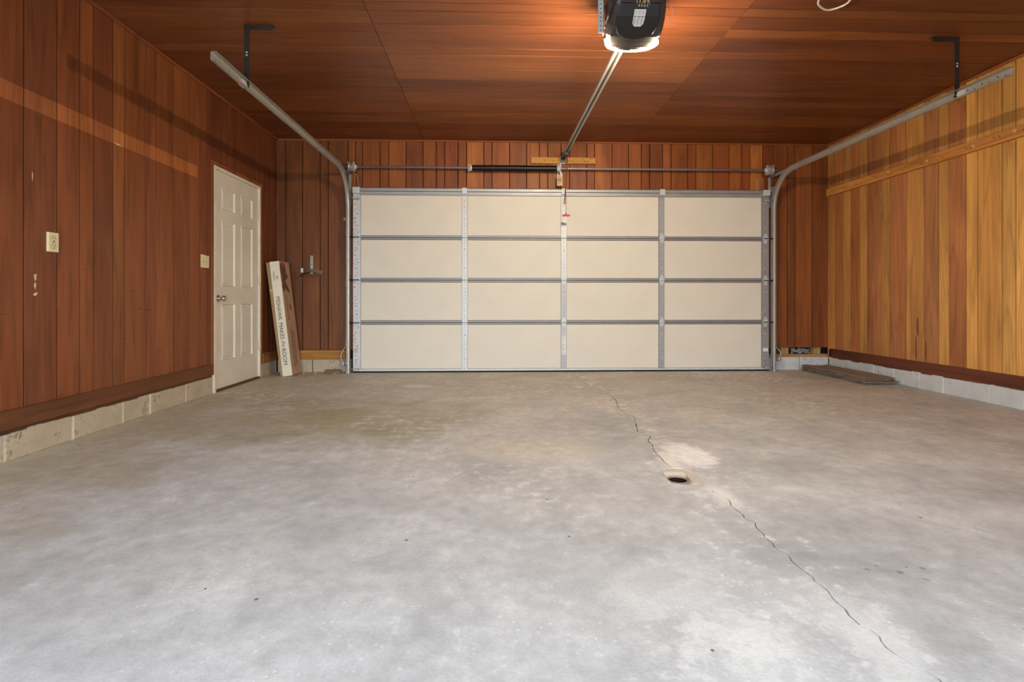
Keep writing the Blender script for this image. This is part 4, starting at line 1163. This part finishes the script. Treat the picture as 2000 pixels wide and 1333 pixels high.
# on the dusky side
letter('MOHAWK', 0.075, 0.055, 0.90, M['petal'], 'side', length=0.285)
for k in range(3):
    q = MB(); h = 0.80 - k * 0.024
    q.add([Pw(WC + e * 2.2, 0.135, h), Pw(WC + e * 2.2, 0.150, h + 0.012), Pw(WC + e * 2.2, 0.200, h - 0.03), Pw(WC + e * 2.2, 0.190, h - 0.038)], [(0, 1, 2, 3)])
    q.build('swash', M['red_ink'], wc)
q = MB()
for r_ in range(4):
    h = 0.53
    while h > 0.10:
        l = random.uniform(0.006, 0.018)
        if r_ < 2 or h < 0.50: q.add([Pw(WC + e * 2.2, 0.085 + r_ * 0.03, h), Pw(WC + e * 2.2, 0.098 + r_ * 0.03, h), Pw(WC + e * 2.2, 0.098 + r_ * 0.03, h - l), Pw(WC + e * 2.2, 0.085 + r_ * 0.03, h - l)], [(0, 1, 2, 3)])
        h -= l + random.choice((0.004, 0.005, 0.012))
tag(q.build('small_print', M['ink'], wc), kind='stuff')
def leafp(t0, h0, ang, ln, wd, m):
    q = MB(); n = 8; pts = []
    for k in range(n + 1):
        u = k / n; pts.append((u * ln, wd * math.sin(PI * u ** 0.8)))
    for k in range(n - 1, 0, -1):
        u = k / n; pts.append((u * ln, -wd * math.sin(PI * u ** 0.8)))
    ca, sa = math.cos(ang), math.sin(ang)
    out = []
    for (a, b_) in pts:
        t = min(WD - 0.004, max(0.004, t0 + a * ca - b_ * sa)); h = min(WH - 0.004, h0 + a * sa + b_ * ca)
        out.append(Pw(WC + e * (2.0 if m is M['petal_red'] else 2.6), t, h))
    q.add(out, [tuple(range(len(out)))]); q.build('leaf_print', m, wc)
leafp(0.02, 1.05, 1.2, 0.26, 0.12, M['petal_red'])
leafp(0.06, 1.11, 1.75, 0.17, 0.045, M['petal'])
leafp(0.08, 1.12, 1.15, 0.17, 0.03, M['petal_red'])
leafp(0.03, 1.10, 0.15, 0.17, 0.045, M['petal'])
leafp(0.03, 1.08, -0.75, 0.24, 0.036, M['petal'])
leafp(0.03, 1.04, -1.3, 0.12, 0.03, M['petal'])

kc = thing('cardboard_carton', (-2.40, 6.0, 0), 'plain brown cardboard carton wedged behind the white lettered carton', 'carton')
KW, KD, KH = 0.036, 0.27, 1.278
Pk = carton(-2.394, KW, 5.872, 6.14, KH, 0.162)
vs, fs = hexa(Pk, KW, KD, KH)
MB().add(vs, fs).build('carton_body', M['kraft'], kc)
MB().add([Pk(0.002, -0.001, 0.95), Pk(KW - 0.002, -0.001, 0.95), Pk(KW - 0.002, -0.001, 0.98), Pk(0.002, -0.001, 0.98)], [(0, 1, 2, 3)]).build('packing_tape', M['tag_card'], kc)

# ------------------------------------------------------------------ photo eyes by the door feet
def eye(sg, x, y, z, label, wpts, wm):
    t = thing('safety_sensor', (x, y, z - 0.04), label, 'sensor', 'photo eyes of the overhead door')
    MB().rbox((x - 0.020, y - 0.03, z - 0.028), (x + 0.020, y + 0.02, z + 0.032), 0.006).build('sensor_body', M['print_grey'], t)
    MB().lathe((x - 0.002, y - 0.030, z), (0, -1, 0), [(0, 0.017), (0.006, 0.015), (0.007, 0.0)], 14).build('sensor_face', M['paper'], t)
    MB().lathe((x - 0.002, y - 0.0372, z), (0, -1, 0), [(0, 0.009), (0.001, 0.008)], 10).build('sensor_eye', M['slot'], t)
    MB().box((x - sg * 0.030, y + 0.0, z - 0.012), (x - sg * 0.016, y + 0.004, z + 0.016)).box((x - sg * 0.033, y - 0.01, z - 0.012), (x - sg * 0.030, YB - 0.002, z + 0.016)).build('mounting_bracket', M['galv_grey'], t)
    MB().tube(smooth(wpts), 0.004, 6).build('lead_wire', wm, t)
eye(-1, -1.760, 6.08, 0.115, 'small grey photo eye by the track foot near the cartons', [(-1.77, 6.075, 0.14), (-1.785, 6.07, 0.20), (-1.765, 6.10, 0.27), (-1.742, 6.16, 0.33), (-1.735, 6.185, 0.42), (-1.735, 6.19, 0.60)], M['white_wire'])
eye(1, 3.400, 6.08, 0.150, 'small grey photo eye by the track foot near the mats', [(3.41, 6.075, 0.178), (3.42, 6.07, 0.215), (3.395, 6.09, 0.27), (3.372, 6.14, 0.31), (3.376, 6.18, 0.335)], M['white_wire'])

# ------------------------------------------------------------------ loose things on the floor
sb = MB().rbox((-1.965, 6.045, 0.0), (-1.785, 6.088, 0.042), 0.004).build('wood_offcut', M['scrap'])
tag(sb, 'short weathered timber offcut lying against the block footing', 'wood')
for (x, y, s, w_) in ((-2.215, 6.08, 0.010, 'beside the lettered carton'), (-2.065, 6.03, 0.012, 'between the carton and the wood offcut'), (-1.84, 6.02, 0.010, 'in front of the wood offcut')):
    q = MB().lathe((x, y, 0), (0, 0, 1), [(0, s * 0.7), (s * 0.5, s), (s * 1.1, s * 0.5)], 7, False)
    tag(q.build('pebble', M['chip']), 'tiny pale crumb of masonry ' + w_, 'pebble', 'pale crumbs by the back footing')
ml = ['topmost', 'second from top', 'third from top', 'fourth from top', 'fifth from top', 'sixth from top', 'lowest']
zt = 0.0
for i in range(7):
    q = MB(); nx, ny = 8, 22
    x0, x1 = 3.690 + random.uniform(-0.018, 0.018), 4.035 + random.uniform(-0.022, 0.012)
    ya, yb = 5.045 + random.uniform(-0.025, 0.02), 6.115 + random.uniform(-0.02, 0.02)
    th = 0.0088
    vs = []
    for lay in (0, 1):
        for a in range(nx + 1):
            for b_ in range(ny + 1):
                u, v = a / nx, b_ / ny
                ex = random.uniform(-0.004, 0.004) if a in (0, nx) else 0; ey = random.uniform(-0.006, 0.006) if b_ in (0, ny) else 0
                wv = 0.0011 * i * (0.9 * math.sin(PI * u * 2.2 + 0.5) + 0.6 * math.sin(v * 5)) + 0.0011 * i * (1 + 1.0 * (v ** 2))
                vs.append((x0 + (x1 - x0) * u + ex, ya + (yb - ya) * v + ey, i * th + wv + lay * (th - 0.0034)))
    fs = []; K = (nx + 1) * (ny + 1); I = lambda a, b_: a * (ny + 1) + b_
    for a in range(nx):
        for b_ in range(ny):
            f = (I(a, b_), I(a+1, b_), I(a+1, b_+1), I(a, b_+1)); fs.append(f[::-1]); fs.append(tuple(k + K for k in f))
    rim = [I(a, 0) for a in range(nx)] + [I(nx, b_) for b_ in range(ny)] + [I(a, ny) for a in range(nx, 0, -1)] + [I(0, b_) for b_ in range(ny, 0, -1)]
    for k in range(len(rim)):
        p, r_ = rim[k], rim[(k + 1) % len(rim)]; fs.append((p, r_, r_ + K, p + K))
    o = q.add(vs, fs).build('floor_mat', M['mat'])
    tag(o, 'brown fibrous floor mat, %s of the pile by the right footing' % ml[6 - i], 'mat', 'pile of brown floor mats')

# loop of cable poking through the ceiling
wire('ceiling_cable', smooth([(2.03, 3.12, ZC), (2.035, 3.17, 2.745), (2.06, 3.225, 2.738), (2.14, 3.278, 2.735), (2.20, 3.27, 2.738), (2.24, 3.22, 2.742), (2.235, 3.16, 2.75), (2.22, 3.10, ZC)]), 0.006, M['white_wire'], 'loop of white cable hanging from the brown ceiling', 'cable')
